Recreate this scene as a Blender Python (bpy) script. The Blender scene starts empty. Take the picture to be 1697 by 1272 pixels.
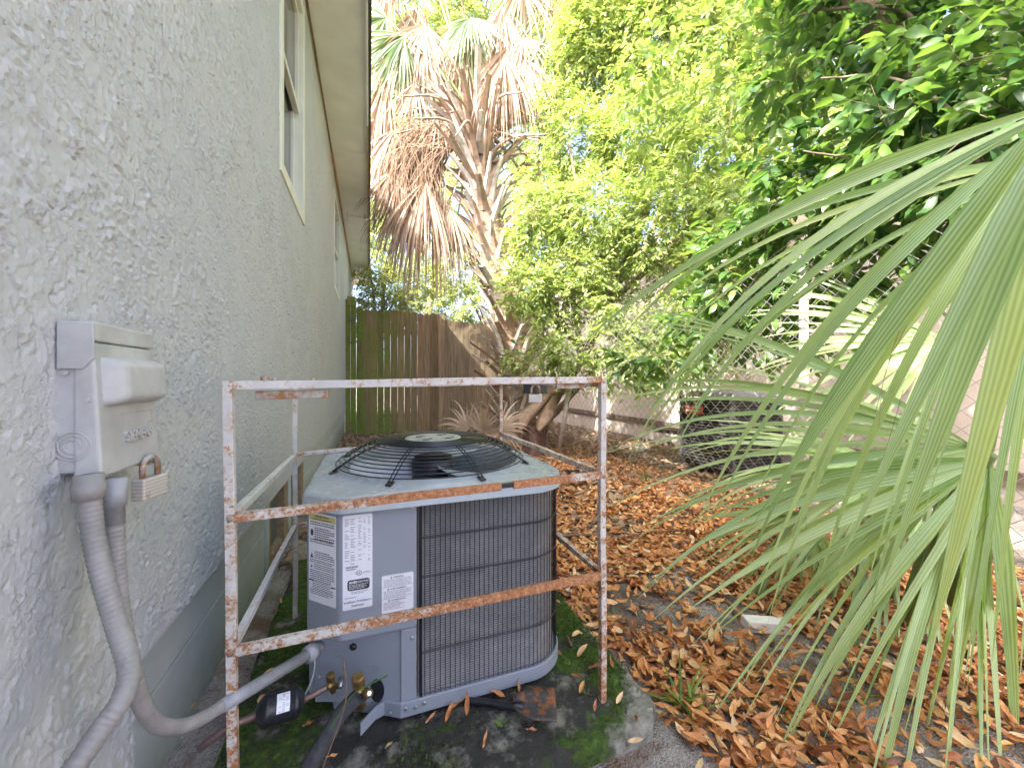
import bpy, math, random
import numpy as np
from mathutils import Vector, Matrix

scene = bpy.context.scene
R = math.radians
rnd = random.Random(7)
rng = np.random.default_rng(11)

# ------------------------------------------------------------------ camera
YAW = R(20.0)
cam_data = bpy.data.cameras.new("camera")
cam = bpy.data.objects.new("camera", cam_data)
scene.collection.objects.link(cam)
cam.location = (0, 0, 1.0)
cam.rotation_euler = (R(90), 0, -YAW)
cam_data.sensor_width = 36.0
cam_data.lens = 36.0 * 650.0 / 1697.0
cam_data.shift_y = -8.0 / 1697.0
cam_data.clip_start = 0.02
cam_data.clip_end = 600
scene.camera = cam

# ------------------------------------------------------------------ light
TO_SUN = Vector((-0.60, -0.30, 0.72)).normalized()
world = bpy.data.worlds.new("World")
scene.world = world
world.use_nodes = True
wn = world.node_tree.nodes
wl = world.node_tree.links
wn.clear()
sky = wn.new('ShaderNodeTexSky')
sky.sky_type = 'NISHITA'
sky.sun_disc = False
sky.sun_elevation = math.asin(TO_SUN.z)
sky.sun_rotation = math.atan2(TO_SUN.x, TO_SUN.y)
sky.air_density = 0.6
sky.dust_density = 6.0
sky.ozone_density = 0.6
bg = wn.new('ShaderNodeBackground')
bg.inputs['Strength'].default_value = 0.15
wo = wn.new('ShaderNodeOutputWorld')
wl.new(sky.outputs[0], bg.inputs[0])
wl.new(bg.outputs[0], wo.inputs[0])

sun_data = bpy.data.lights.new("sun", 'SUN')
sun_data.energy = 2.2
sun_data.angle = R(0.55)
sun_data.color = (1.0, 0.95, 0.87)
sun = bpy.data.objects.new("sun", sun_data)
sun.rotation_euler = (-TO_SUN).to_track_quat('-Z', 'Y').to_euler()
scene.collection.objects.link(sun)

scene.view_settings.view_transform = 'Standard'
scene.view_settings.look = 'None'
scene.view_settings.gamma = 1.0
scene.view_settings.exposure = 3.08
scene.view_settings.use_curve_mapping = False
scene.render.engine = 'CYCLES'
scene.cycles.max_bounces = 8
scene.cycles.diffuse_bounces = 4
scene.cycles.transmission_bounces = 4
scene.cycles.transparent_max_bounces = 6
scene.cycles.caustics_reflective = False
scene.cycles.caustics_refractive = False

# ------------------------------------------------------------------ helpers
COL = scene.collection
CS, SN = math.cos(YAW), math.sin(YAW)

def W(px, py, d):
    """world point seen at a photo pixel at a given depth (metres)"""
    lat = (px - 848.5) / 650.0 * d
    return Vector((d * SN + lat * CS, d * CS - lat * SN, 1 + (628 - py) / 650.0 * d))

def G(px, py, z=0.0):
    """world point on the level z seen at a photo pixel"""
    return W(px, py, 650.0 * (1 - z) / (py - 628.0))

def tag(o, label=None, cat=None, group=None, kind=None):
    if label: o['label'] = label
    if cat: o['category'] = cat
    if group: o['group'] = group
    if kind: o['kind'] = kind
    return o

def empty(name, loc=(0, 0, 0), label=None, cat=None, group=None, kind=None):
    o = bpy.data.objects.new(name, None)
    o.location = loc
    o.empty_display_size = 0.1
    COL.objects.link(o)
    return tag(o, label, cat, group, kind)

def link(name, me, parent=None, loc=None):
    o = bpy.data.objects.new(name, me)
    COL.objects.link(o)
    if parent is not None:
        o.parent = parent
        # geometry is written in world coordinates unless loc is given
        off = Vector((0, 0, 0))
        p = parent
        while p is not None:
            off += p.location
            p = p.parent
        o.location = (Vector(loc) if loc is not None else Vector((0, 0, 0))) - off
    elif loc is not None:
        o.location = loc
    return o

class MB:
    """collects shapes in world coordinates, then links them as one mesh"""
    def __init__(s):
        s.v = []; s.f = []; s.a = []
    def add(s, vs, fs, a=1.0):
        b = len(s.v)
        s.v.extend([tuple(v) for v in vs])
        s.f.extend([tuple(i + b for i in f) for f in fs])
        s.a.extend([a] * len(vs))
        return s
    def box(s, x0, x1, y0, y1, z0, z1, a=1.0):
        vs = [(x, y, z) for x in (x0, x1) for y in (y0, y1) for z in (z0, z1)]
        return s.add(vs, [(0, 1, 3, 2), (4, 6, 7, 5), (0, 4, 5, 1), (2, 3, 7, 6), (0, 2, 6, 4), (1, 5, 7, 3)], a)
    def obox(s, o, ax, ay, az, a=1.0):
        """box from corner o along three edge vectors"""
        o, ax, ay, az = Vector(o), Vector(ax), Vector(ay), Vector(az)
        vs = [o + ax * i + ay * j + az * k for i in (0, 1) for j in (0, 1) for k in (0, 1)]
        return s.add(vs, [(0, 1, 3, 2), (4, 6, 7, 5), (0, 4, 5, 1), (2, 3, 7, 6), (0, 2, 6, 4), (1, 5, 7, 3)], a)
    def bar(s, p0, p1, w, h=None, up=(0, 0, 1), a=1.0):
        p0, p1 = Vector(p0), Vector(p1)
        h = h or w
        d = (p1 - p0).normalized()
        u = Vector(up)
        if abs(d.dot(u)) > 0.95: u = Vector((0, 1, 0))
        x = d.cross(u).normalized(); y = x.cross(d).normalized()
        return s.obox(p0 - x * w / 2 - y * h / 2, p1 - p0, x * w, y * h, a)
    def tube(s, pts, r, n=8, cap=True, a=1.0):
        pts = [Vector(p) for p in pts]
        m = len(pts)
        rs = list(r) if hasattr(r, '__len__') else [r] * m
        t0 = (pts[1] - pts[0]).normalized()
        u = Vector((0, 0, 1)) if abs(t0.z) < 0.9 else Vector((1, 0, 0))
        x = t0.cross(u).normalized()
        vs = []
        for i, p in enumerate(pts):
            t = (pts[min(i + 1, m - 1)] - pts[max(i - 1, 0)])
            t = t.normalized() if t.length > 1e-9 else t0
            x = (x - t * x.dot(t)).normalized()
            y = t.cross(x)
            for k in range(n):
                an = 2 * math.pi * k / n
                vs.append(p + (x * math.cos(an) + y * math.sin(an)) * rs[i])
        fs = [(i * n + k, i * n + (k + 1) % n, (i + 1) * n + (k + 1) % n, (i + 1) * n + k) for i in range(m - 1) for k in range(n)]
        if cap:
            fs.append(tuple(range(n))[::-1]); fs.append(tuple((m - 1) * n + k for k in range(n)))
        return s.add(vs, fs, a)
    def ring(s, c, r, rr, n=48, k=6, a=1.0):
        c = Vector(c); vs = []
        for i in range(n):
            an = 2 * math.pi * i / n
            e = Vector((math.cos(an), math.sin(an), 0))
            for j in range(k):
                b = 2 * math.pi * j / k
                vs.append(c + e * (r + rr * math.cos(b)) + Vector((0, 0, rr * math.sin(b))))
        fs = [(i * k + j, ((i + 1) % n) * k + j, ((i + 1) % n) * k + (j + 1) % k, i * k + (j + 1) % k) for i in range(n) for j in range(k)]
        return s.add(vs, fs, a)
    def lathe(s, c, prof, n=24, axis=None, a=1.0):
        """profile of (radius, height) turned about axis at c"""
        c = Vector(c); z = Vector(axis or (0, 0, 1)).normalized()
        x = z.orthogonal().normalized(); y = z.cross(x)
        vs = []
        for (r, h) in prof:
            for k in range(n):
                an = 2 * math.pi * k / n
                vs.append(c + z * h + (x * math.cos(an) + y * math.sin(an)) * r)
        m = len(prof)
        fs = [(i * n + k, i * n + (k + 1) % n, (i + 1) * n + (k + 1) % n, (i + 1) * n + k) for i in range(m - 1) for k in range(n)]
        fs.append(tuple(range(n))[::-1]); fs.append(tuple((m - 1) * n + k for k in range(n)))
        return s.add(vs, fs, a)
    def prism(s, plan, z0, z1, a=1.0):
        n = len(plan)
        vs = [(x, y, z0) for x, y in plan] + [(x, y, z1) for x, y in plan]
        fs = [(i, (i + 1) % n, n + (i + 1) % n, n + i) for i in range(n)]
        fs += [tuple(range(n))[::-1], tuple(range(n, 2 * n))]
        return s.add(vs, fs, a)
    def build(s, name, mat, parent=None, smooth=False, bevel=0, attr=False, seg=2):
        me = bpy.data.meshes.new(name)
        me.from_pydata(s.v, [], s.f)
        if mat: me.materials.append(mat)
        if smooth: me.polygons.foreach_set('use_smooth', [True] * len(me.polygons))
        if attr:
            at = me.attributes.new('amount', 'FLOAT', 'POINT')
            at.data.foreach_set('value', s.a)
        me.update()
        o = link(name, me, parent)
        if bevel:
            m = o.modifiers.new('bevel', 'BEVEL'); m.width = bevel; m.segments = seg; m.limit_method = 'ANGLE'; m.angle_limit = R(35)
            if smooth: pass
        return o

def np_mesh(name, V, F, mat, parent=None, smooth=False, tint=None):
    """V (n,3); F (m,k) array of equal-length faces"""
    me = bpy.data.meshes.new(name)
    V = np.asarray(V, dtype=np.float32); F = np.asarray(F, dtype=np.int32)
    m, k = F.shape
    me.vertices.add(len(V)); me.vertices.foreach_set('co', V.ravel())
    me.loops.add(m * k); me.loops.foreach_set('vertex_index', F.ravel())
    me.polygons.add(m)
    me.polygons.foreach_set('loop_start', np.arange(0, m * k, k, dtype=np.int32))
    me.polygons.foreach_set('loop_total', np.full(m, k, dtype=np.int32))
    if smooth: me.polygons.foreach_set('use_smooth', np.ones(m, dtype=bool))
    if tint is not None:
        at = me.attributes.new('tint', 'FLOAT', 'POINT')
        at.data.foreach_set('value', np.asarray(tint, dtype=np.float32))
    me.update(calc_edges=True)
    me.validate()
    if mat: me.materials.append(mat)
    return link(name, me, parent)

def smooth_path(pts, n=8):
    """Catmull-Rom through the points"""
    P = [Vector(p) for p in pts]
    P = [P[0] * 2 - P[1]] + P + [P[-1] * 2 - P[-2]]
    out = []
    for i in range(1, len(P) - 2):
        a, b, c, d = P[i - 1], P[i], P[i + 1], P[i + 2]
        for j in range(n):
            t = j / n
            out.append(0.5 * ((2 * b) + (c - a) * t + (2 * a - 5 * b + 4 * c - d) * t * t + (3 * b - a - 3 * c + d) * t ** 3))
    out.append(P[-2])
    return out

def lerp(a, b, t): return a + (b - a) * t

# value noise on arrays
def _hash(i, j, seed):
    h = (i * 374761393 + j * 668265263 + seed * 974634777) & 0xffffffff
    h = ((h ^ (h >> 13)) * 1274126177) & 0xffffffff
    return ((h ^ (h >> 16)) & 0xffffff) / float(0xffffff)

def vnoise(x, y, seed=0):
    xi = np.floor(x).astype(np.int64); yi = np.floor(y).astype(np.int64)
    fx = x - xi; fy = y - yi
    fx = fx * fx * (3 - 2 * fx); fy = fy * fy * (3 - 2 * fy)
    a = _hash(xi, yi, seed); b = _hash(xi + 1, yi, seed); c = _hash(xi, yi + 1, seed); d = _hash(xi + 1, yi + 1, seed)
    return (a * (1 - fx) + b * fx) * (1 - fy) + (c * (1 - fx) + d * fx) * fy

def fbm(x, y, seed=0, o=4):
    s = 0; a = 1.0; t = 0
    for k in range(o):
        s = s + a * vnoise(x * 2 ** k + 17.3 * k, y * 2 ** k - 9.1 * k, seed + k); t += a; a *= 0.5
    return s / t

def sstep(a, b, x):
    t = np.clip((x - a) / (b - a), 0, 1)
    return t * t * (3 - 2 * t)

# ------------------------------------------------------------------ materials
class NT:
    def __init__(s, name):
        s.m = bpy.data.materials.new(name); s.m.use_nodes = True
        s.t = s.m.node_tree; s.n = s.t.nodes; s.l = s.t.links
        s.b = s.n['Principled BSDF']; s.out = s.n['Material Output']
        s.co = s.n.new('ShaderNodeNewGeometry').outputs['Position']
    def node(s, typ, **kw):
        n = s.n.new(typ)
        for k, v in kw.items(): setattr(n, k, v)
        return n
    def noise(s, scale, detail=5, rough=0.6, vec=None, dist=0.0, stretch=None, out='Fac'):
        n = s.n.new('ShaderNodeTexNoise')
        n.inputs['Scale'].default_value = scale; n.inputs['Detail'].default_value = detail
        n.inputs['Roughness'].default_value = rough; n.inputs['Distortion'].default_value = dist
        v = vec or s.co
        if stretch:
            mp = s.n.new('ShaderNodeMapping'); mp.inputs['Scale'].default_value = stretch
            s.l.new(v, mp.inputs['Vector']); v = mp.outputs[0]
        s.l.new(v, n.inputs['Vector'])
        return n.outputs[out]
    def vor(s, scale, feature='F1', out='Distance', rand=1.0):
        n = s.n.new('ShaderNodeTexVoronoi'); n.feature = feature
        n.inputs['Scale'].default_value = scale; n.inputs['Randomness'].default_value = rand
        s.l.new(s.co, n.inputs['Vector'])
        return n.outputs[out]
    def ramp(s, fac, stops, interp='LINEAR'):
        r = s.n.new('ShaderNodeValToRGB'); cr = r.color_ramp; cr.interpolation = interp
        while len(cr.elements) < len(stops): cr.elements.new(0.5)
        for e, (p, c) in zip(cr.elements, stops):
            e.position = p
            e.color = (c, c, c, 1) if isinstance(c, (int, float)) else (*c, 1)
        s.l.new(fac, r.inputs[0]); return r.outputs[0]
    def mix(s, fac, a, b, mode='MIX'):
        m = s.n.new('ShaderNodeMix'); m.data_type = 'RGBA'; m.blend_type = mode
        for v, i in ((fac, m.inputs[0]), (a, m.inputs[6]), (b, m.inputs[7])):
            if isinstance(v, (int, float)): i.default_value = v
            elif isinstance(v, tuple): i.default_value = (*v, 1)
            else: s.l.new(v, i)
        return m.outputs[2]
    def math(s, op, a, b=0.0, clamp=False):
        m = s.n.new('ShaderNodeMath'); m.operation = op; m.use_clamp = clamp
        for v, i in ((a, m.inputs[0]), (b, m.inputs[1])):
            if isinstance(v, (int, float)): i.default_value = v
            else: s.l.new(v, i)
        return m.outputs[0]
    def attr(s, name, out='Fac'):
        a = s.n.new('ShaderNodeAttribute'); a.attribute_name = name
        return a.outputs[out]
    def sep(s, v=None):
        n = s.n.new('ShaderNodeSeparateXYZ'); s.l.new(v or s.co, n.inputs[0]); return n.outputs
    def bump(s, h, strength=0.5, dist=0.01):
        b = s.n.new('ShaderNodeBump'); b.inputs['Strength'].default_value = strength; b.inputs['Distance'].default_value = dist
        s.l.new(h, b.inputs['Height']); s.l.new(b.outputs[0], s.b.inputs['Normal']); return b
    def color(s, c):
        if isinstance(c, tuple): s.b.inputs['Base Color'].default_value = (*c, 1)
        else: s.l.new(c, s.b.inputs['Base Color'])
        return s
    def rough(s, r):
        if isinstance(r, (int, float)): s.b.inputs['Roughness'].default_value = r
        else: s.l.new(r, s.b.inputs['Roughness'])
        return s
    def metal(s, v): 
        s.b.inputs['Metallic'].default_value = v; return s
    def spec(s, v):
        s.b.inputs['Specular IOR Level'].default_value = v; return s

def simple(name, c, rough=0.6, metal=0.0, var=0.12, scale=30, bump=0.0, bscale=80):
    t = NT(name)
    n = t.noise(scale)
    lo = tuple(x * (1 - var) for x in c); hi = tuple(min(1, x * (1 + var)) for x in c)
    t.color(t.ramp(n, [(0.3, lo), (0.7, hi)])).rough(rough).metal(metal)
    if bump: t.bump(t.noise(bscale), bump, 0.004)
    return t.m

def leafy(name, base, alt, trans=0.45, rough=0.4, stripes=None, dead=False, gain=1.6, spec=0.5):
    """thin leaf: reflects its colour and lets a yellower light through"""
    t = NT(name)
    f = t.attr('tint')
    c = t.mix(f, base, alt)
    c = t.mix(t.math('MULTIPLY', t.noise(9, 3), 0.35), c, tuple(x * 0.55 for x in base))
    if stripes:
        uv = t.attr('across')
        w = t.math('SINE', t.math('MULTIPLY', uv, stripes))
        c = t.mix(t.math('MULTIPLY', t.math('ADD', w, 1.0), 0.13), c, tuple(min(1, x * 1.9) for x in alt))
    t.color(c).rough(rough).spec(spec)
    tr = t.node('ShaderNodeBsdfTranslucent')
    warm = t.mix(1.0, c, (gain, gain * 0.98, gain * 0.45) if not dead else (1.2, 1.0, 0.8), 'MULTIPLY')
    t.l.new(warm, tr.inputs['Color'])
    mx = t.node('ShaderNodeMixShader'); mx.inputs[0].default_value = trans
    t.l.new(t.b.outputs[0], mx.inputs[1]); t.l.new(tr.outputs[0], mx.inputs[2])
    t.l.new(mx.outputs[0], t.out.inputs['Surface'])
    return t.m

M = {}
# stucco: pale grey paint, slightly dirty in the hollows
t = NT('stucco_paint')
big = t.noise(1.3, 4); fine = t.noise(260, 3, 0.7)
c = t.ramp(big, [(0.3, (0.465, 0.485, 0.51)), (0.7, (0.515, 0.53, 0.55))])
c = t.mix(t.math('MULTIPLY', t.ramp(t.noise(5, 6, 0.7), [(0.52, 0.0), (0.75, 1.0)]), 0.25), c, (0.50, 0.495, 0.47))
t.color(c).rough(0.75)
crumb = t.ramp(t.noise(85, 3, 0.6, dist=0.6), [(0.54, 0.0), (0.58, 1.0)])
gate_ = t.ramp(t.noise(7, 4, 0.6), [(0.42, 0.0), (0.56, 1.0)])
ridge = t.ramp(t.noise(46, 3, 0.5, dist=0.3), [(0.60, 0.0), (0.625, 1.0)])
hh = t.math('ADD', t.math('MULTIPLY', t.math('MULTIPLY', crumb, gate_), 1.0), t.math('MULTIPLY', t.math('MULTIPLY', ridge, gate_), 1.1))
hh = t.math('ADD', hh, t.math('ADD', t.math('MULTIPLY', fine, 0.45), t.math('MULTIPLY', t.noise(120, 3), 0.4)))
t.bump(hh, 0.6, 0.0026)
M['stucco'] = t.m
t = NT('stucco_neighbor')
c = t.ramp(t.noise(1.1, 5), [(0.3, (0.56, 0.48, 0.42)), (0.7, (0.64, 0.56, 0.50))])
t.color(c).rough(0.85); t.bump(t.noise(60, 6, 0.7), 0.7, 0.01); M['tan_stucco'] = t.m
t = NT('foundation_paint')
c = t.ramp(t.noise(2.2, 6, 0.7), [(0.3, (0.37, 0.41, 0.42)), (0.7, (0.47, 0.50, 0.505))])
z = t.sep()[2]
dirt = t.math('MULTIPLY', t.ramp(z, [(0.0, 1.0), (0.16, 0.0)]), t.noise(14, 5, 0.7))
c = t.mix(dirt, c, (0.07, 0.10, 0.03))
t.color(c).rough(0.7); t.bump(t.noise(120, 4), 0.25, 0.003); M['foundation'] = t.m
M['white_trim'] = simple('white_trim_paint', (0.66, 0.68, 0.60), 0.5, var=0.06, scale=6)
M['soffit'] = simple('soffit_paint', (0.83, 0.86, 0.82), 0.6, var=0.08, scale=3)
M['tan_wood'] = simple('bare_fascia_wood', (0.42, 0.30, 0.19), 0.7, var=0.25, scale=8)
M['dark_trim'] = simple('drip_edge', (0.10, 0.09, 0.08), 0.5)
M['shingle'] = simple('roof_shingles', (0.14, 0.13, 0.12), 0.9, var=0.3, scale=50, bump=0.5)
t = NT('window_glass'); t.color((0.06, 0.07, 0.075)).rough(0.05); t.b.inputs['Specular IOR Level'].default_value = 0.8; M['glass'] = t.m
M['vent_wood'] = simple('vent_wood', (0.26, 0.19, 0.12), 0.8, var=0.3, scale=25, bump=0.3)
M['dark_panel'] = simple('vent_panel', (0.10, 0.115, 0.115), 0.7, var=0.2)

# metal box, conduit
M['box_paint'] = simple('box_paint', (0.455, 0.46, 0.465), 0.45, var=0.16, scale=14, bump=0.12, bscale=180)
M['conduit'] = simple('conduit_plastic', (0.27, 0.258, 0.255), 0.5, var=0.22, scale=14, bump=0.2, bscale=90)
M['pvc'] = simple('pvc_pipe', (0.30, 0.31, 0.335), 0.45, var=0.2, scale=30)
t = NT('lock_laminate')
st = t.math('SINE', t.math('MULTIPLY', t.sep()[2], 900.0))
c = t.mix(t.math('MULTIPLY', t.math('ADD', st, 1.0), 0.3), (0.66, 0.63, 0.59), (0.42, 0.38, 0.34))
c = t.mix(t.ramp(t.noise(60, 5, 0.7), [(0.58, 0.0), (0.72, 0.8)]), c, (0.30, 0.17, 0.09))
t.color(c).rough(0.5).metal(0.4); M['lock'] = t.m
t = NT('rusty_steel')
c = t.mix(t.ramp(t.noise(45, 5, 0.7), [(0.4, 0.0), (0.6, 1.0)]), (0.42, 0.41, 0.39), (0.32, 0.14, 0.05))
t.color(c).rough(0.55).metal(0.3); M['rust_steel'] = t.m

# painted rusty cage: amount 0..1 says how far the rust has gone
t = NT('cage_paint')
am = t.attr('amount')
n1 = t.noise(38, 8, 0.72); n2 = t.noise(170, 4, 0.7)
mixn = t.math('ADD', t.math('MULTIPLY', n1, 0.62), t.math('MULTIPLY', n2, 0.38))
edge = t.math('SUBTRACT', t.math('ADD', mixn, t.math('MULTIPLY', am, 0.30)), 0.0)
mask = t.ramp(edge, [(0.585, 0.0), (0.64, 1.0)])
rust = t.ramp(t.noise(75, 6, 0.7), [(0.28, (0.14, 0.055, 0.028)), (0.5, (0.40, 0.17, 0.075)), (0.72, (0.62, 0.38, 0.22))])
paint = t.ramp(t.noise(12, 5), [(0.3, (0.50, 0.485, 0.475)), (0.7, (0.66, 0.65, 0.64))])
halo = t.ramp(edge, [(0.53, 0.0), (0.60, 0.65)])
paint = t.mix(halo, paint, (0.55, 0.38, 0.24))
t.color(t.mix(mask, paint, rust)).rough(t.ramp(mask, [(0, 0.45), (1, 0.9)]))
t.bump(t.math('ADD', mask, t.math('MULTIPLY', n2, 0.8)), 0.5, 0.003)
M['cage'] = t.m

# condenser
t = NT('unit_paint')
c = t.ramp(t.noise(3, 4), [(0.3, (0.235, 0.262, 0.315)), (0.7, (0.272, 0.300, 0.350))])
t.color(c).rough(0.38); t.bump(t.noise(350, 3), 0.12, 0.001); M['unit'] = t.m
t = NT('unit_lid_paint')
dirt = t.ramp(t.noise(16, 6, 0.7), [(0.46, 0.0), (0.75, 1.0)])
c = t.mix(t.math('MULTIPLY', dirt, 0.5), (0.345, 0.385, 0.42), (0.46, 0.47, 0.42))
t.color(c).rough(t.ramp(t.noise(11, 5), [(0.4, 0.16), (0.65, 0.42)])); t.bump(t.noise(9, 3), 0.25, 0.006)
M['unit_lid'] = t.m
t = NT('coil_fins')
c = t.ramp(t.noise(8, 6, 0.7), [(0.3, (0.19, 0.185, 0.19)), (0.7, (0.34, 0.335, 0.34))])
c = t.mix(t.math('MULTIPLY', t.noise(120, 4, 0.8), 0.5), c, (0.10, 0.10, 0.10))
t.color(c).rough(0.55).metal(0.35); M['fins'] = t.m
M['black_wire'] = simple('black_coated_wire', (0.012, 0.014, 0.019), 0.32)
M['fan_blade'] = simple('fan_blade_metal', (0.50, 0.57, 0.66), 0.35, metal=0.1)
M['motor'] = simple('motor_black', (0.02, 0.022, 0.028), 0.4)
M['well'] = simple('fan_well', (0.20, 0.25, 0.33), 0.45)
M['cap_metal'] = simple('fan_cap_metal', (0.34, 0.37, 0.34), 0.4, metal=0.2, var=0.3)
M['brass'] = simple('brass', (0.34, 0.22, 0.09), 0.4, metal=0.8, var=0.35, scale=60)
M['copper'] = simple('tarnished_copper', (0.20, 0.13, 0.12), 0.5, metal=0.5, var=0.3)
M['black_paint'] = simple('black_enamel', (0.016, 0.017, 0.022), 0.3, var=0.4, scale=25)
M['foam'] = simple('pipe_insulation', (0.045, 0.047, 0.055), 0.85, var=0.4, scale=60, bump=0.5)
M['screw'] = simple('screw_zinc', (0.45, 0.46, 0.48), 0.3, metal=0.8)
M['sticker'] = simple('label_paper', (0.74, 0.75, 0.82), 0.45, var=0.03)
M['print_ink'] = simple('print_ink', (0.035, 0.035, 0.05), 0.5)
M['grey_ink'] = simple('print_grey', (0.22, 0.22, 0.25), 0.5)
M['yellow_print'] = simple('yellow_print', (0.60, 0.55, 0.20), 0.5)
M['red_print'] = simple('red_print', (0.60, 0.10, 0.05), 0.5)

# ground
t = NT('sandy_soil')
n = t.noise(2.2, 6, 0.65)
c = t.ramp(n, [(0.38, (0.11, 0.09, 0.078)), (0.48, (0.32, 0.285, 0.255)), (0.60, (0.55, 0.52, 0.48))])
gr = t.vor(190, out='Color')
gr = t.ramp(gr, [(0.0, 0.15), (1.0, 1.0)])
c = t.mix(0.5, c, t.mix(1.0, gr, (0.40, 0.36, 0.33), 'MULTIPLY'), 'MIX')
c = t.mix(t.ramp(t.noise(6, 5), [(0.5, 0.0), (0.62, 0.8)]), c, (0.15, 0.085, 0.05))
t.color(c).rough(0.95)
t.bump(t.math('ADD', t.vor(160), t.math('MULTIPLY', t.noise(30, 6, 0.7), 1.5)), 0.9, 0.01)
M['soil'] = t.m
t = NT('mossy_concrete')
n = t.noise(5.0, 7, 0.68)
x, y, z = t.sep()
conc = t.ramp(t.noise(26, 6, 0.7), [(0.3, (0.14, 0.13, 0.105)), (0.55, (0.30, 0.29, 0.24)), (0.75, (0.46, 0.44, 0.38))])
dark = t.mix(t.ramp(t.noise(8, 6, 0.7), [(0.36, 0.0), (0.50, 0.94)]), conc, (0.030, 0.029, 0.027))
moss = t.ramp(t.noise(55, 5, 0.7), [(0.3, (0.016, 0.034, 0.006)), (0.55, (0.06, 0.115, 0.012)), (0.8, (0.15, 0.24, 0.025))])
# bare pale corner at the front right of the slab
cn = t.math('ADD', t.math('MULTIPLY', t.math('SUBTRACT', x, 0.60), 2.4), t.math('MULTIPLY', t.math('SUBTRACT', 1.16, y), 2.2))
cn = t.math('ADD', cn, t.math('MULTIPLY', t.math('SUBTRACT', n, 0.5), 1.3))
bare = t.ramp(cn, [(0.62, 0.0), (0.80, 1.0)])
body = t.mix(bare, dark, conc)
side = t.math('MAXIMUM', t.ramp(x, [(0.42, 0.0), (0.72, 1.0)]), t.math('MULTIPLY', t.ramp(t.math('MULTIPLY', x, -1.0), [(-0.05, 0.0), (0.2, 1.0)]), t.ramp(y, [(0.0, 0.6), (1.0, 1.0)])))
mm = t.ramp(t.math('ADD', n, t.math('MULTIPLY', t.math('SUBTRACT', side, 0.5), 0.16)), [(0.50, 0.0), (0.57, 1.0)])
mm = t.math('SUBTRACT', mm, bare, True)
t.color(t.mix(mm, body, moss)).rough(0.95)
t.bump(t.math('ADD', t.noise(90, 7, 0.75), t.math('MULTIPLY', mm, 0.6)), 0.9, 0.012)
M['slab'] = t.m
M['moss'] = leafy('moss_green', (0.035, 0.075, 0.010), (0.13, 0.21, 0.025), trans=0.3, rough=0.8)

# plants
M['leaf_light'] = leafy('small_leaf_green', (0.14, 0.235, 0.07), (0.50, 0.57, 0.23), trans=0.42, rough=0.42)
M['leaf_dark'] = leafy('glossy_leaf_green', (0.045, 0.115, 0.045), (0.19, 0.31, 0.075), trans=0.42, rough=0.26, gain=2.0, spec=0.6)
M['leaf_far'] = leafy('far_leaf_green', (0.22, 0.30, 0.11), (0.42, 0.48, 0.22), trans=0.45, rough=0.5)
M['palm_green'] = leafy('palm_leaf_green', (0.16, 0.28, 0.10), (0.42, 0.53, 0.26), trans=0.36, rough=0.36, stripes=16)
M['palm_green_far'] = leafy('palm_crown_green', (0.12, 0.20, 0.10), (0.24, 0.33, 0.18), trans=0.25, rough=0.45)
M['palm_dead'] = leafy('palm_leaf_dead', (0.38, 0.27, 0.19), (0.60, 0.49, 0.38), trans=0.25, rough=0.7, dead=True)
M['petiole'] = leafy('palm_stalk', (0.16, 0.22, 0.07), (0.22, 0.28, 0.10), trans=0.1, rough=0.45)
M['boot_pale'] = simple('palm_leaf_base_pale', (0.50, 0.46, 0.42), 0.85, var=0.4, scale=9, bump=0.6, bscale=35)
M['boot'] = simple('palm_leaf_base', (0.31, 0.22, 0.16), 0.85, var=0.4, scale=9, bump=0.6, bscale=35)
M['bark'] = simple('tree_bark', (0.20, 0.15, 0.11), 0.9, var=0.4, scale=18, bump=0.8, bscale=40)
M['palm_trunk'] = simple('palm_trunk_fibre', (0.20, 0.14, 0.10), 0.95, var=0.5, scale=20, bump=0.9, bscale=50)
M['dead_leaf_old'] = leafy('dead_leaf', (0.27, 0.075, 0.022), (0.66, 0.31, 0.105), trans=0.15, rough=0.5, dead=True)
M['twig'] = simple('dry_twig', (0.17, 0.12, 0.09), 0.9, var=0.4)
M['grass'] = leafy('weed_green', (0.10, 0.21, 0.03), (0.26, 0.38, 0.08), trans=0.4, rough=0.5)
M['straw'] = leafy('dry_straw', (0.22, 0.14, 0.085), (0.42, 0.31, 0.20), trans=0.1, rough=0.8, dead=True)

t = NT('dead_leaf')
tt = t.attr('tint')
c = t.ramp(tt, [(0.0, (0.10, 0.055, 0.04)), (0.18, (0.30, 0.105, 0.04)), (0.48, (0.62, 0.26, 0.085)), (0.76, (0.76, 0.42, 0.16)), (1.0, (0.80, 0.60, 0.36))])
c = t.mix(t.ramp(t.noise(90, 5, 0.7), [(0.5, 0.0), (0.75, 0.55)]), c, (0.16, 0.07, 0.035))
t.color(c).rough(0.5)
tr = t.node('ShaderNodeBsdfTranslucent'); t.l.new(c, tr.inputs['Color'])
mx = t.node('ShaderNodeMixShader'); mx.inputs[0].default_value = 0.15
t.l.new(t.b.outputs[0], mx.inputs[1]); t.l.new(tr.outputs[0], mx.inputs[2]); t.l.new(mx.outputs[0], t.out.inputs['Surface'])
M['dead_leaf'] = t.m
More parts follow.
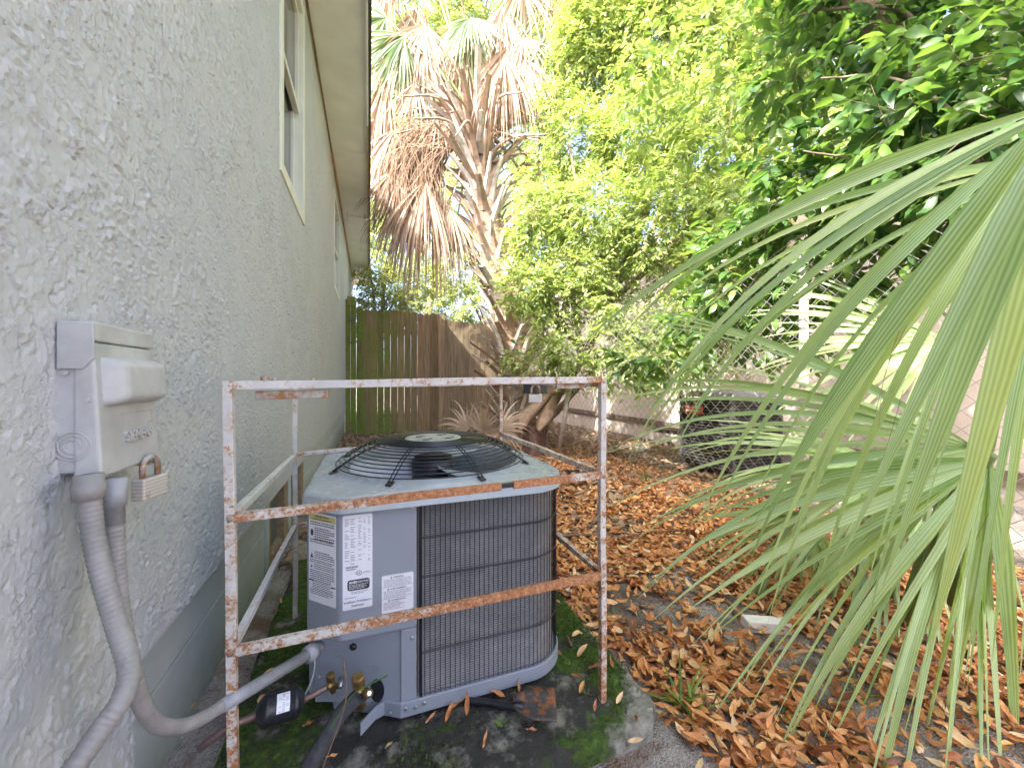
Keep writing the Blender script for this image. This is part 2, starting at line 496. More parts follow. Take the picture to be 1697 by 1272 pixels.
# fence wood, tinted per board through the object colour
t = NT('fence_wood')
oi = t.node('ShaderNodeObjectInfo')
grain = t.noise(9, 7, 0.72, stretch=(5, 5, 0.22))
x, y, z = t.sep()
c = t.ramp(grain, [(0.28, (0.10, 0.070, 0.045)), (0.5, (0.30, 0.23, 0.165)), (0.72, (0.46, 0.37, 0.28))])
c = t.mix(1.0, c, t.mix(1.0, oi.outputs['Color'], (2.7, 2.9, 3.1), 'MULTIPLY'), 'MULTIPLY')
mossn = t.noise(3.5, 6, 0.7, stretch=(2.5, 2.5, 0.7))
mleft = t.ramp(x, [(0.15, 1.0), (1.0, 0.30)])   # green side next to the house
gz = t.math('MULTIPLY', t.ramp(z, [(0.0, 1.0), (0.3, 0.35), (1.0, 0.28)]), 1.0)
low = t.ramp(z, [(0.0, 1.0), (0.45, 0.0)])
ma = t.math('ADD', t.math('MULTIPLY', mleft, 0.72), t.math('MULTIPLY', low, 0.16))
ma = t.math('MULTIPLY', ma, t.ramp(mossn, [(0.36, 0.15), (0.62, 1.5)]))
ma = t.math('MULTIPLY', ma, t.ramp(oi.outputs['Random'], [(0.0, 0.55), (1.0, 1.3)]))
ma = t.math('MULTIPLY', ma, t.ramp(x, [(0.9, 1.0), (1.75, 0.25)]), True)
c = t.mix(ma, c, t.ramp(t.noise(30, 5), [(0.3, (0.10, 0.15, 0.02)), (0.7, (0.22, 0.32, 0.04))]))
knot = t.ramp(t.noise(22, 3), [(0.70, 0.0), (0.76, 0.8)])
c = t.mix(knot, c, (0.05, 0.035, 0.025))
t.color(c).rough(0.85); t.bump(grain, 0.5, 0.006); M['fence'] = t.m
M['galv'] = simple('galvanised_wire', (0.34, 0.32, 0.30), 0.5, metal=0.5, var=0.3)
M['pipe_grey'] = simple('weathered_pipe', (0.48, 0.44, 0.40), 0.6, var=0.25, scale=20)
M['board_dark'] = simple('weathered_board', (0.15, 0.11, 0.09), 0.85, var=0.35, scale=12)
M['far_unit'] = simple('dark_louver_metal', (0.07, 0.07, 0.07), 0.5, var=0.2)
M['far_unit_top'] = simple('grey_cap_metal', (0.30, 0.31, 0.33), 0.5)
M['styro'] = simple('white_block', (0.74, 0.73, 0.72), 0.7, var=0.05)
M['spade'] = NT('spade_steel')
t = M['spade']
c = t.mix(t.ramp(t.noise(28, 6, 0.7), [(0.50, 0.0), (0.56, 1.0)]), (0.07, 0.07, 0.075), (0.30, 0.11, 0.045))
c = t.mix(t.ramp(t.noise(60, 5, 0.7), [(0.66, 0.0), (0.70, 1.0)]), c, (0.5, 0.48, 0.45))
t.color(c).rough(0.55).metal(0.3); M['spade'] = t.m
M['stump'] = simple('cut_stump_wood', (0.17, 0.10, 0.08), 0.85, var=0.6, scale=14, bump=0.7, bscale=30)
# ================================================================== GROUND
XW = -0.486           # face of the house wall
def ground_z(x, y):
    x = np.asarray(x, dtype=float); y = np.asarray(y, dtype=float)
    g = -0.05 - 0.020 * np.clip(y - 1.0, 0, 9)
    g = g + 0.05 * (fbm(x * 1.1, y * 1.1, 5) - 0.5) + 0.02 * (fbm(x * 6, y * 6, 9) - 0.5)
    g = g + 0.10 * sstep(3.2, 5.0, x)
    # narrow strip by the wall is level with the slab
    strip = sstep(-0.30, -0.40, x)
    g = g * (1 - strip) + strip * (-0.01 - 0.022 * np.clip(y - 2.4, 0, 9) + 0.015 * (fbm(x * 9, y * 9, 3) - 0.5))
    return g

gx = np.concatenate([[-150, -60, -20, -8, -3, -1.2], np.arange(-0.9, 5.6, 0.045), [6.2, 8, 12, 20, 50, 150]])
gy = np.concatenate([[-60, -20, -6, -2, -0.8], np.arange(-0.3, 10.0, 0.045), [11, 13, 16, 25, 60, 250]])
GX, GY = np.meshgrid(gx, gy)
GZ = ground_z(GX, GY)
nV = np.stack([GX, GY, GZ], -1).reshape(-1, 3)
ny, nx = GX.shape
ii = (np.arange(ny - 1)[:, None] * nx + np.arange(nx - 1)[None, :]).ravel()
nF = np.stack([ii, ii + 1, ii + nx + 1, ii + nx], -1)
ground = np_mesh('ground', nV, nF, M['soil'], smooth=True)
tag(ground, kind='structure')

# concrete slab under the unit, uneven and mossy
def slab():
    xs = np.linspace(-0.38, 0.835, 170); ys = np.linspace(0.93, 2.45, 200)
    X, Y = np.meshgrid(xs, ys)
    Z = 0.012 * (fbm(X * 9, Y * 9, 21) - 0.5) + 0.010 * (fbm(X * 40, Y * 40, 22, 3) - 0.5)
    mossy = sstep(0.5, 0.6, fbm(X * 5, Y * 5, 30))
    Z = Z + mossy * 0.012 * (vnoise(X * 140, Y * 140, 4))
    # rounded, ragged edges
    ex = np.minimum(X + 0.38, 0.835 - X); ey = np.minimum(Y - 0.93, 2.45 - Y)
    e = np.minimum(ex, ey)
    Z = Z - 0.02 * np.clip(1 - e / 0.018, 0, 1) ** 2
    wob = 0.010 * (fbm(X * 8, Y * 8, 41) - 0.5) * 2
    X2 = X + wob * np.clip(1 - ex / 0.1, 0, 1); Y2 = Y + wob * np.clip(1 - ey / 0.1, 0, 1)
    # knocked-off front right corner
    cr = np.clip((X - 0.835) + (0.99 - Y), 0, 1)
    Y2 = Y2 + cr * 0.9; X2 = X2 - cr * 0.35
    V = np.stack([X2, Y2, Z], -1).reshape(-1, 3)
    n, m = X.shape
    i = (np.arange(n - 1)[:, None] * m + np.arange(m - 1)[None, :]).ravel()
    F = np.stack([i, i + 1, i + m + 1, i + m], -1)
    # skirt
    rim = list(range(m)) + [m - 1 + k * m for k in range(1, n)] + [(n - 1) * m + k for k in range(m - 2, -1, -1)] + [k * m for k in range(n - 2, 0, -1)]
    rv = V[rim].copy(); rv[:, 2] = -0.14
    b = len(V); V = np.concatenate([V, rv]); q = len(rim)
    SF = np.array([[rim[k], b + k, b + (k + 1) % q, rim[(k + 1) % q]] for k in range(q)])
    return np_mesh('concrete_slab', V, np.concatenate([F, SF]), M['slab'], smooth=True)
sl = slab()
tag(sl, kind='structure')

# ================================================================== HOUSE
house = empty('house', (XW - 1.0, 3, 0), 'pale grey stucco house wall with eave and windows along the left of the picture', 'house')
YEND = 13.4
ZS = 0.363            # bottom edge of the stucco
ZT = 4.05
YC = 1.09             # nearer than this the stucco reaches the ground
win1 = (2.60, 3.42, 2.23, 3.84)
win2 = (6.3, 7.35, 2.35, 3.75)

def stucco_h(y, z, far):
    u = y * 0.55 - z * 0.84; v = y * 0.84 + z * 0.55
    warp = 0.012 * (fbm(y * 12, z * 12, 71) - 0.5) * 2
    uu, vv = u + warp, v - warp
    pl = fbm(uu * 13, vv * 30, 51, 4)                 # trowelled plates drawn out downward
    plates = sstep(0.53, 0.555, pl) * sstep(0.40, 0.55, fbm(y * 3.1, z * 3.1, 52, 3))
    pl2 = fbm(uu * 44 + 5, vv * 72, 53, 3)
    small = sstep(0.585, 0.615, pl2) * sstep(0.36, 0.5, fbm(y * 5, z * 5, 57, 3))
    nn = fbm(uu * 8, vv * 15, 61, 4); saw = (nn * 9) % 1.0
    ridge = saw ** 2.5 * sstep(0.46, 0.53, fbm(y * 22, z * 22, 62, 3)) * sstep(0.38, 0.52, fbm(y * 2.7 + 4, z * 2.7, 63, 3))
    cn2 = fbm(uu * 11 + 3, vv * 19, 64, 4)
    crev = (1 - np.clip(abs(cn2 - 0.5) / 0.017, 0, 1)) * sstep(0.50, 0.56, fbm(y * 26, z * 26, 65, 3)) * sstep(0.34, 0.48, fbm(y * 2.3 + 9, z * 2.3, 66, 3))
    cn3 = fbm(uu * 26 + 3, vv * 40, 67, 3)
    crev2 = (1 - np.clip(abs(cn3 - 0.5) / 0.03, 0, 1)) * sstep(0.54, 0.60, fbm(y * 40, z * 40, 68, 2))
    cr = sstep(0.60, 0.66, fbm(y * 150, z * 150, 54, 2))
    rough = fbm(y * 60, z * 60, 55, 3)
    return (0.0050 * ridge + 0.0008 * plates + 0.0014 * small - 0.0085 * crev - 0.0050 * crev2 + 0.0011 * cr + 0.0010 * rough + 0.004 * (fbm(y * 1.7, z * 1.7, 56, 2) - 0.5))

def stucco():
    ys = [0.30]
    while ys[-1] < YEND:
        ys.append(ys[-1] + max(0.0027, 0.0037 * ys[-1]))
    ys = np.array(ys)
    for b in (win1[0], win1[1], win2[0], win2[1], YC, YEND):
        ys[np.argmin(abs(ys - b))] = b
    zs = [-0.10]
    while zs[-1] < ZT:
        z = zs[-1]
        zs.append(z + (0.0036 if 0.25 < z < 1.9 else 0.0056))
    zs = np.array(zs)
    for b in (win1[2], win1[3], win2[2], win2[3], ZS, ZT):
        zs[np.argmin(abs(zs - b))] = b
    Y, Z = np.meshgrid(ys, zs)
    X = XW + stucco_h(Y, Z, Y > 3)
    X = np.where((Z <= ZS + 1e-4) & (Y > YC), X, X)
    V = np.stack([X, Y, Z], -1).reshape(-1, 3)
    n, m = Y.shape
    I, J = np.meshgrid(np.arange(n - 1), np.arange(m - 1), indexing='ij')
    yc = (ys[J] + ys[J + 1]) / 2; zc = (zs[I] + zs[I + 1]) / 2
    keep = ~((yc > YC) & (zc < ZS))
    for w in (win1, win2):
        keep &= ~((yc > w[0]) & (yc < w[1]) & (zc > w[2]) & (zc < w[3]))
    i = (I * m + J)[keep]
    F = np.stack([i, i + 1, i + m + 1, i + m], -1)
    used = np.unique(F); remap = np.zeros(len(V), dtype=np.int64); remap[used] = np.arange(len(used))
    return np_mesh('stucco_wall', V[used], remap[F], M['stucco'], house, smooth=True)
stucco()
# edge returns of the stucco: its bottom lip and the end of the low near piece
b = MB()
b.box(XW - 0.03, XW + 0.0005, YC, YEND, ZS - 0.002, ZS + 0.004)
b.box(XW - 0.03, XW + 0.0005, YC - 0.006, YC + 0.002, -0.1, ZS)
b.build('stucco_edge', M['stucco'], house)
# body of the house behind the skin
b = MB(); b.box(-6.5, XW - 0.12, -4.0, YEND, -0.1, ZT); b.box(XW - 0.12, XW + 0.0, -4.0, 0.31, -0.1, ZT)
b.box(XW - 0.12, XW, YEND - 0.01, YEND, -0.3, ZT); b.box(XW - 0.12, XW - 0.0, 0.30, YEND, ZT - 0.002, ZT + 0.05)
b.build('wall_body', M['stucco'], house)

# painted boards of the foundation below the stucco
def board(y0, y1, z0, z1, x=XW - 0.014, name='foundation_board'):
    q = MB(); q.box(x - 0.02, x, y0, y1, z0, z1); return q.build(name, M['foundation'], house, bevel=0.002)
board(YC + 0.002, 2.30, 0.232, ZS - 0.002)
board(YC + 0.002, 2.30, -0.20, 0.226)
board(3.52, YEND, 0.20, ZS - 0.002)
board(3.52, YEND, -0.35, 0.194)
# the crawl space opening with its wooden frame and dark panels
q = MB(); q.box(XW - 0.11, XW - 0.10, 2.30, 3.52, -0.2, ZS); q.build('vent_back', M['dark_panel'], house)
for (y0, y1, mat, x) in ((2.303, 2.36, 'foundation', XW - 0.004), (2.363, 2.43, 'vent_wood', XW - 0.012), (2.79, 2.90, 'vent_wood', XW - 0.012), (2.905, 2.98, 'foundation', XW - 0.006), (3.43, 3.515, 'vent_wood', XW - 0.008)):
    q = MB(); q.box(x - 0.06, x, y0, y1, -0.12, ZS - 0.004); q.build('vent_post', M[mat], house, bevel=0.003)
for (y0, y1) in ((2.432, 2.787), (2.985, 3.427)):
    q = MB(); q.box(XW - 0.075, XW - 0.055, y0, y1, -0.1, ZS - 0.004); q.build('vent_panel', M['dark_panel'], house)
    q = MB(); q.bar((XW - 0.04, y0, 0.0), (XW - 0.04, y1, 0.0), 0.035); q.build('vent_sill', M['vent_wood'], house)

# windows
def window(w, tilt=0):
    y0, y1, z0, z1 = w
    fr = MB()
    t = 0.05
    xo, xi = XW + 0.012, XW - 0.10
    fr.box(xi, xo, y0 - 0.03, y0 + t, z0 - 0.03, z1 + 0.03)
    fr.box(xi, xo, y1 - t, y1 + 0.03, z0 - 0.03, z1 + 0.03)
    fr.box(xi, xo - 0.002, y0 + t, y1 - t, z0 - 0.03, z0 + t)
    fr.box(xi, xo - 0.002, y0 + t, y1 - t, z1 - t, z1 + 0.03)
    f = fr.build('window', M['white_trim'], house, bevel=0.004)
    zm = (z0 + z1) / 2
    s = MB()
    s.box(XW - 0.055, XW - 0.015, y0 + t, y1 - t, zm - 0.02, zm + 0.022)
    s.box(XW - 0.055, XW - 0.020, y0 + t, y0 + t + 0.028, zm + 0.022, z1 - t)
    s.box(XW - 0.055, XW - 0.020, y1 - t - 0.028, y1 - t, zm + 0.022, z1 - t)
    s.box(XW - 0.055, XW - 0.022, y0 + t + 0.028, y1 - t - 0.028, z1 - t - 0.028, z1 - t)
    s.build('upper_sash', M['white_trim'], f, bevel=0.002)
    s = MB()
    s.box(XW - 0.085, XW - 0.05, y0 + t, y0 + t + 0.028, z0 + t, zm - 0.02)
    s.box(XW - 0.085, XW - 0.05, y1 - t - 0.028, y1 - t, z0 + t, zm - 0.02)
    s.box(XW - 0.085, XW - 0.05, y0 + t + 0.028, y1 - t - 0.028, z0 + t, z0 + t + 0.03)
    s.build('lower_sash', M['white_trim'], f, bevel=0.002)
    s = MB(); s.box(XW - 0.046, XW - 0.042, y0 + t + 0.02, y1 - t - 0.02, zm + 0.02, z1 - t - 0.02); s.build('pane', M['glass'], f)
    s = MB(); s.box(XW - 0.074, XW - 0.070, y0 + t + 0.02, y1 - t - 0.02, z0 + t + 0.02, zm - 0.02); s.build('pane', M['glass'], f)
window(win1); window(win2)

# eave
XE = -0.010
EZ0 = 4.05
seams = [-3.5, 0.9, 3.3, 5.7, 7.9]
for k in range(len(seams) - 1):
    q = MB(); q.box(XW - 0.2, XE - 0.02, seams[k] + 0.004, seams[k + 1] - 0.004, EZ0 + 0.004, EZ0 + 0.02); q.build('soffit_panel', M['soffit'], house)
q = MB(); q.box(XW, XE - 0.02, 7.90, 8.02, EZ0 - 0.03, EZ0 + 0.03); q.build('cross_trim', M['soffit'], house, bevel=0.004)
ys = [8.02, 9.1, 10.2, 11.3, 12.4, 13.6]
for k in range(5):
    q = MB(); q.box(XW - 0.2, XE - 0.02, ys[k] + 0.006, ys[k + 1] - 0.006, EZ0 - 0.012, EZ0 + 0.01); q.build('soffit_panel', M['soffit'], house)
q = MB(); q.box(XW - 0.3, XE + 0.01, 13.6, 13.64, EZ0 - 0.02, EZ0 + 0.2); q.build('end_trim', M['soffit'], house)
# moulding where wall and soffit meet
q = MB(); q.box(XW + 0.006, XW + 0.022, 0.3, 5.8, EZ0 - 0.014, EZ0 + 0.004); q.build('caulk_line', M['vent_wood'], house)
q = MB(); q.box(XW + 0.006, XW + 0.030, 5.8, YEND, EZ0 - 0.05, EZ0 + 0.004); q.build('frieze_board', M['tan_wood'], house)
q = MB(); q.box(XE - 0.02, XE, -3.5, 5.0, EZ0 - 0.03, EZ0 + 0.17); q.build('fascia_board', M['soffit'], house, bevel=0.003)
q = MB(); q.box(XE - 0.022, XE - 0.002, 5.005, 13.6, EZ0 - 0.035, EZ0 + 0.17); q.build('fascia_board', M['tan_wood'], house, bevel=0.003)
q = MB(); q.box(XE + 0.001, XE + 0.012, -3.5, 13.6, EZ0 - 0.010, EZ0 + 0.185); q.build('drip_edge', M['dark_trim'], house)
q = MB()
q.add([(XE + 0.03, -3.6, EZ0 + 0.19), (XE + 0.03, 13.7, EZ0 + 0.19), (-3.5, 13.7, EZ0 + 1.35), (-3.5, -3.6, EZ0 + 1.35),
       (XE + 0.03, -3.6, EZ0 + 0.172), (XE + 0.03, 13.7, EZ0 + 0.172), (-3.5, 13.7, EZ0 + 1.332), (-3.5, -3.6, EZ0 + 1.332)],
      [(0, 1, 2, 3), (7, 6, 5, 4), (0, 4, 5, 1), (2, 6, 7, 3), (0, 3, 7, 4), (1, 5, 6, 2)])
q.add([(-3.5, -3.6, EZ0 + 1.35), (-3.5, 13.7, EZ0 + 1.35), (-7.0, 13.7, EZ0 + 0.19), (-7.0, -3.6, EZ0 + 0.19)], [(0, 1, 2, 3)])
q.build('roof', M['shingle'], house)

# ================================================================== NEIGHBOUR'S HOUSE
nb = empty('neighbor_house', (5.6, 5, 0), 'tan stucco neighbouring house seen behind the chain-link fence', 'house')
XN = 4.60
q = MB(); q.box(XN, XN + 5, -2.5, 15.5, 0.30, 3.1); q.build('stucco_wall', M['tan_stucco'], nb)
q = MB(); q.box(XN + 0.02, XN + 5, -2.5, 15.5, -0.4, 0.22); q.build('foundation', M['tan_stucco'], nb)
q = MB(); q.box(XN - 0.03, XN + 0.02, -2.5, 15.5, 0.22, 0.298); q.build('skirt_board', M['board_dark'], nb, bevel=0.003)
q = MB(); q.box(XN - 0.12, XN + 5, -2.6, 15.6, 3.1, 3.16); q.build('eave', M['soffit'], nb)
q = MB(); q.add([(XN - 0.14, -2.6, 3.16), (XN - 0.14, 15.6, 3.16), (XN + 3, 15.6, 4.3), (XN + 3, -2.6, 4.3)], [(3, 2, 1, 0)]); q.build('roof', M['shingle'], nb)

# neighbour's condenser and pipe in front of that wall
nu = empty('neighbor_condenser', (3.9, 4.0, 0), 'dark louvred air conditioner beside the tan house behind the chain-link fence', 'air conditioner')
p = G(1225, 778, 0.0)
ux0, ux1, uy0, uy1 = 3.55, 4.25, 3.05, 3.75
q = MB(); q.box(ux0 + 0.02, ux1 - 0.02, uy0 + 0.02, uy1 - 0.02, 0.0, 0.78); q.build('coil', M['black_paint'], nu)
for (cx, cy) in ((ux0, uy0), (ux1, uy0), (ux0, uy1), (ux1, uy1)):
    q = MB(); q.box(cx - 0.02, cx + 0.02, cy - 0.02, cy + 0.02, 0, 0.80); q.build('corner_post', M['far_unit'], nu)
for k in range(22):
    z = 0.03 + k * 0.034
    q = MB(); q.box(ux0 - 0.005, ux0 + 0.012, uy0 + 0.02, uy1 - 0.02, z, z + 0.012); q.box(ux0 + 0.02, ux1 - 0.02, uy0 - 0.005, uy0 + 0.012, z, z + 0.012)
    q.build('louver', M['far_unit'], nu)
q = MB(); q.box(ux0 - 0.03, ux1 + 0.03, uy0 - 0.03, uy1 + 0.03, 0.80, 0.86); q.build('lid', M['far_unit_top'], nu, bevel=0.01)
q = MB(); q.box(ux0 - 0.012, ux0 - 0.006, uy1 - 0.32, uy1 - 0.05, 0.60, 0.70); st_ = q.build('warning_label', M['red_print'], nu)
q = MB()
for k, (a, bb) in enumerate(((0.02, 0.09), (0.11, 0.15), (0.17, 0.24), (0.03, 0.12), (0.14, 0.23))):
    z = 0.665 if k < 3 else 0.625
    q.box(ux0 - 0.015, ux0 - 0.012, uy1 - 0.31 + a, uy1 - 0.31 + bb, z, z + 0.018)
q.build('print', M['sticker'], st_)

# ================================================================== WOODEN FENCE
YF = 9.0
fence = empty('wooden_fence', (0.7, YF, -0.2), 'weathered picket fence, green with algae near the house, closing off the side yard', 'fence')
def picket(x0, x1, z0, z1, col, y=YF, ear=0.035, name='picket', th=0.02, dog=True):
    w = x1 - x0; n = 8
    plan = [(x0, z0), (x1, z0), (x1, z1 - ear * 1.3)]
    if dog:
        for k in range(n + 1):
            a = math.pi * k / n
            plan.append(((x0 + x1) / 2 + math.cos(a) * w / 2 * 0.98, z1 - ear * 1.3 + math.sin(a) * ear * 1.3))
    else:
        plan += [(x1, z1), (x0, z1)]
    plan.append((x0, z1 - ear * 1.3))
    pl = []
    for p_ in plan:
        if not pl or (abs(pl[-1][0] - p_[0]) + abs(pl[-1][1] - p_[1])) > 1e-4: pl.append(p_)
    m = len(pl)
    vs = [(a, y, c) for a, c in pl] + [(a, y + th, c) for a, c in pl]
    fs = [tuple(range(m)), tuple(range(m, 2 * m))[::-1]] + [((i + 1) % m, i, m + i, m + (i + 1) % m) for i in range(m)]
    q = MB(); q.add(vs, fs)
    o = q.build(name, M['fence'], fence)
    o.color = (*col, 1)
    return o
def wood_col():
    k = rnd.uniform(0.60, 1.35)
    return (0.34 * k * rnd.uniform(0.93, 1.1), 0.275 * k, 0.215 * k)
x = -0.255
while x < 1.44:
    w = rnd.uniform(0.128, 0.150)
    picket(x, min(x + w, 1.475), -0.30 + rnd.uniform(0, 0.05), 2.52 + rnd.uniform(-0.02, 0.02) - 0.03 * (x > 1), wood_col(), y=YF + rnd.uniform(-0.006, 0.006))
    x += w + rnd.choice([-0.004, 0.0, 0.001, 0.003, 0.005])
picket(1.478, 1.612, -0.3, 2.46, (0.44, 0.37, 0.32), y=YF - 0.05, dog=False, name='gate_post', th=0.09)
x = 1.62; k = 0
while x < 4.4:
    w = rnd.uniform(0.135, 0.155)
    picket(x, x + w, -0.33, 2.37 - 0.012 * k + rnd.uniform(-0.015, 0.015), tuple(v_ * kk_ for kk_ in (rnd.uniform(.8, 1.15),) for v_ in (0.35, 0.315, 0.28)), y=YF + rnd.uniform(-0.005, 0.005), ear=0.02)
    x += w + rnd.uniform(0.0, 0.005); k += 1
picket(-0.470, -0.375, -0.35, 2.68, (0.38, 0.27, 0.19), y=YF - 0.06, dog=False, name='fence_post', th=0.1)
picket(-0.365, -0.262, -0.35, 2.66, (0.30, 0.235, 0.18), y=YF - 0.07, dog=False, name='fence_post', th=0.1)
picket(-0.44, -0.28, 2.55, 2.74, (0.48, 0.36, 0.26), y=YF - 0.09, dog=False, name='post_cap_block', th=0.03)
for z in (0.15, 2.0):
    q = MB(); q.box(-0.26, 1.5, YF + 0.03, YF + 0.07, z, z + 0.09); q.box(1.61, 4.4, YF + 0.03, YF + 0.07, z, z + 0.09)
    q.build('fence_rail', M['fence'], fence).color = (0.3, 0.24, 0.19, 1)
q = MB()
for (z0, sx) in ((2.35, 1), (1.9, 1)):
    q.tube(smooth_path([(-0.41, YF - 0.065, z0), (-0.38, YF - 0.12, z0 - 0.12), (-0.31, YF - 0.12, z0 - 0.15), (-0.27, YF - 0.08, z0 - 0.02)], 5), 0.012, 6)
q.build('latch_chain', M['dark_trim'], fence)

# ================================================================== CHAIN-LINK FENCE
XC = 2.72
cl = empty('chain_link_fence', (XC, 3, -0.1), 'rusty chain-link fence running along the right side yard before the tan house', 'fence')
def chain():
    dx, dz = 0.050, 0.046
    nw = int(8.6 / (dx)); nz = int(1.95 / dz)
    r = 0.0028
    Vs, Fs = [], []; base = 0
    zz = -0.12 + np.arange(nz + 1) * dz
    for i in range(nw):
        y = -0.1 + i * dx * 1.0
        sgn = np.where((np.arange(nz + 1) + i) % 2 == 0, 0.0, 1.0)
        if i % 2 == 0: yy = y + sgn * dx
        else: yy = y + sgn * dx
        xx = XC + np.where(sgn > 0, 0.002, -0.002)
        for k, (ox, oy) in enumerate(((r, 0), (-r * .5, r * .87), (-r * .5, -r * .87))):
            Vs.append(np.stack([xx + ox, yy + oy, zz - 0.02 * max(0, y - 1)], -1))
        n = nz + 1
        for k in range(3):
            a = base + k * n + np.arange(nz); c2 = base + ((k + 1) % 3) * n + np.arange(nz)
            Fs.append(np.stack([a, a + 1, c2 + 1, c2], -1))
        base += 3 * n
    o = np_mesh('wire_mesh', np.concatenate(Vs), np.concatenate(Fs), M['galv'], cl)
    tag(o, kind='stuff')
chain()
for (y, lean) in ((5.9, 0.0), (1.81, 0.0), (-0.6, 0.0)):
    q = MB(); q.tube([(XC + 0.03, y, -0.3), (XC + 0.03 + lean, y, 1.88)], 0.027, 12); q.build('post', M['pipe_grey'], cl, smooth=True)
# leaning grey pipe beyond the mesh
lp = MB(); lp.tube([W(926, 740, 5.4), W(952, 600, 5.4)], 0.035, 10)
tag(lp.build('leaning_pole', M['pipe_grey'], smooth=True), 'pale grey pole leaning beside the palm just behind the rusty cage', 'pole')
# loose boards leaning low against the neighbour's wall
for k, (a, bb, lab) in enumerate(((W(1082, 712, 5.6), W(1178, 724, 4.9), 'upper weathered board lying low before the sunlit tan wall'), (W(1060, 728, 5.3), W(1175, 745, 4.6), 'lower weathered board lying on the ground before the sunlit tan wall'))):
    q = MB(); q.bar(a, bb, 0.03, 0.05); tag(q.build('loose_board', M['board_dark'], bevel=0.004), lab, 'board', 'boards by the tan wall')
# ================================================================== CONDENSER
Y1 = 1.178; XL, XR = -0.170, 0.643; YB = 1.93
unit = empty('air_conditioner', ((XL + XR) / 2, (Y1 + YB) / 2, 0.02), 'grey outdoor air conditioner standing on the mossy slab inside the rusty cage', 'air conditioner')
def rounded(xl, xr, y0, y1, rads, n=10, cham=None):
    """plan outline counter-clockwise from the front left; rads = fl, fr, br, bl; a negative radius chamfers"""
    out = []
    cs = [((xl, y0), 180), ((xr, y0), 270), ((xr, y1), 0), ((xl, y1), 90)]
    for ((cx, cy), a0), r in zip(cs, rads):
        sx = 1 if cx == xl else -1; sy = 1 if cy == y0 else -1
        r_ = abs(r); ox, oy = cx + sx * r_, cy + sy * r_
        m = 1 if r < 0 else n
        for k in range(m + 1):
            an = R(a0 + 90 * k / m)
            out.append((ox + r_ * math.cos(an), oy + r_ * math.sin(an)))
    return out
# front cover with its chamfered corner
CH = 0.0926
Xp = 0.132
cover_plan = [(XL, Y1 + CH + 0.22), (XL, Y1 + CH), (XL + CH, Y1), (Xp, Y1), (Xp, Y1 + 0.05), (XL + 0.08, Y1 + 0.32)]
q = MB(); q.prism(cover_plan, 0.272, 0.636)
# bottom lip turned in
q.build('access_cover', M['unit'], unit, bevel=0.007, seg=3)
# lower recess: strip beside the coil, slanting panel set back
q = MB(); q.prism([(0.0865, Y1 + 0.003), (Xp - 0.001, Y1 + 0.003), (Xp - 0.001, Y1 + 0.06), (0.0865, Y1 + 0.06)], 0.058, 0.271); q.build('corner_strip', M['unit'], unit, bevel=0.002)
A = Vector((0.0860, Y1 + 0.006, 0)); B = Vector((-0.150, Y1 + 0.088, 0))
dp = (B - A).normalized(); npn = Vector((dp.y, -dp.x, 0)); npn = npn if npn.y < 0 else -npn
q = MB(); q.obox(A - npn * 0.004 + Vector((0, 0, 0.060)), (B - A), -npn * 0.03 + Vector((0, 0, 0)), (0, 0, 0.212)); valve_panel = q.build('valve_panel', M['unit'], unit, bevel=0.0015)
q = MB(); q.prism([(XL + 0.004, Y1 + 0.11), (XL + 0.03, Y1 + 0.11), (XL + 0.03, YB - 0.1), (XL + 0.004, YB - 0.1)], 0.06, 0.636); q.build('side_panel', M['unit'], unit)
def on_panel(t, z, off=0.0):
    p = A + (B - A) * t + npn * (off + 0.004 - 0.004); return Vector((p.x, p.y, z))
# knock-outs and holes in the slanting panel
for (t, z, r) in ((0.28, 0.160, 0.011), (0.72, 0.206, 0.011)):
    q = MB()
    n = 24; x_ = dp; up = Vector((0, 0, 1)); c = on_panel(t, z, 0.001)
    pts = [c + (x_ * math.cos(2 * math.pi * k / n) + up * math.sin(2 * math.pi * k / n)) * r for k in range(n + 1)]
    q.tube(pts, 0.0009, 5, cap=False); q.build('knockout', M['unit'], valve_panel)
q = MB(); c = on_panel(0.55, 0.222, 0.0); q.lathe(c, [(0.0, 0.006), (0.006, 0.005), (0.010, 0.001), (0.010, -0.002)], 14, npn); q.build('grommet', M['black_paint'], valve_panel, smooth=True)
q = MB(); c = on_panel(0.27, 0.095, 0.0005)
pts = [c + dp * (math.cos(a) * 0.020) + up * (math.sin(a) * 0.034) for a in [2 * math.pi * k / 20 for k in range(20)]]
q.add([p for p in pts] , [tuple(range(20))]); q.build('pipe_opening', M['black_paint'], valve_panel)
def screw(p, nrm, r=0.005, parent=unit):
    q = MB(); q.lathe(p, [(r * 1.25, -0.001), (r * 1.25, 0.0015), (r, 0.002), (r * 0.95, 0.005), (r * 0.4, 0.0055)], 8, nrm); return q.build('screw', M['screw'], parent)
for (x, z) in ((0.118, 0.243), (0.118, 0.625), (0.10, 0.046), (0.128, 0.043), (0.152, 0.048), (0.056, 0.046)): screw((x, Y1 - (0.006 if z < 0.06 else -0.002), z), (0, -1, 0), 0.0042)
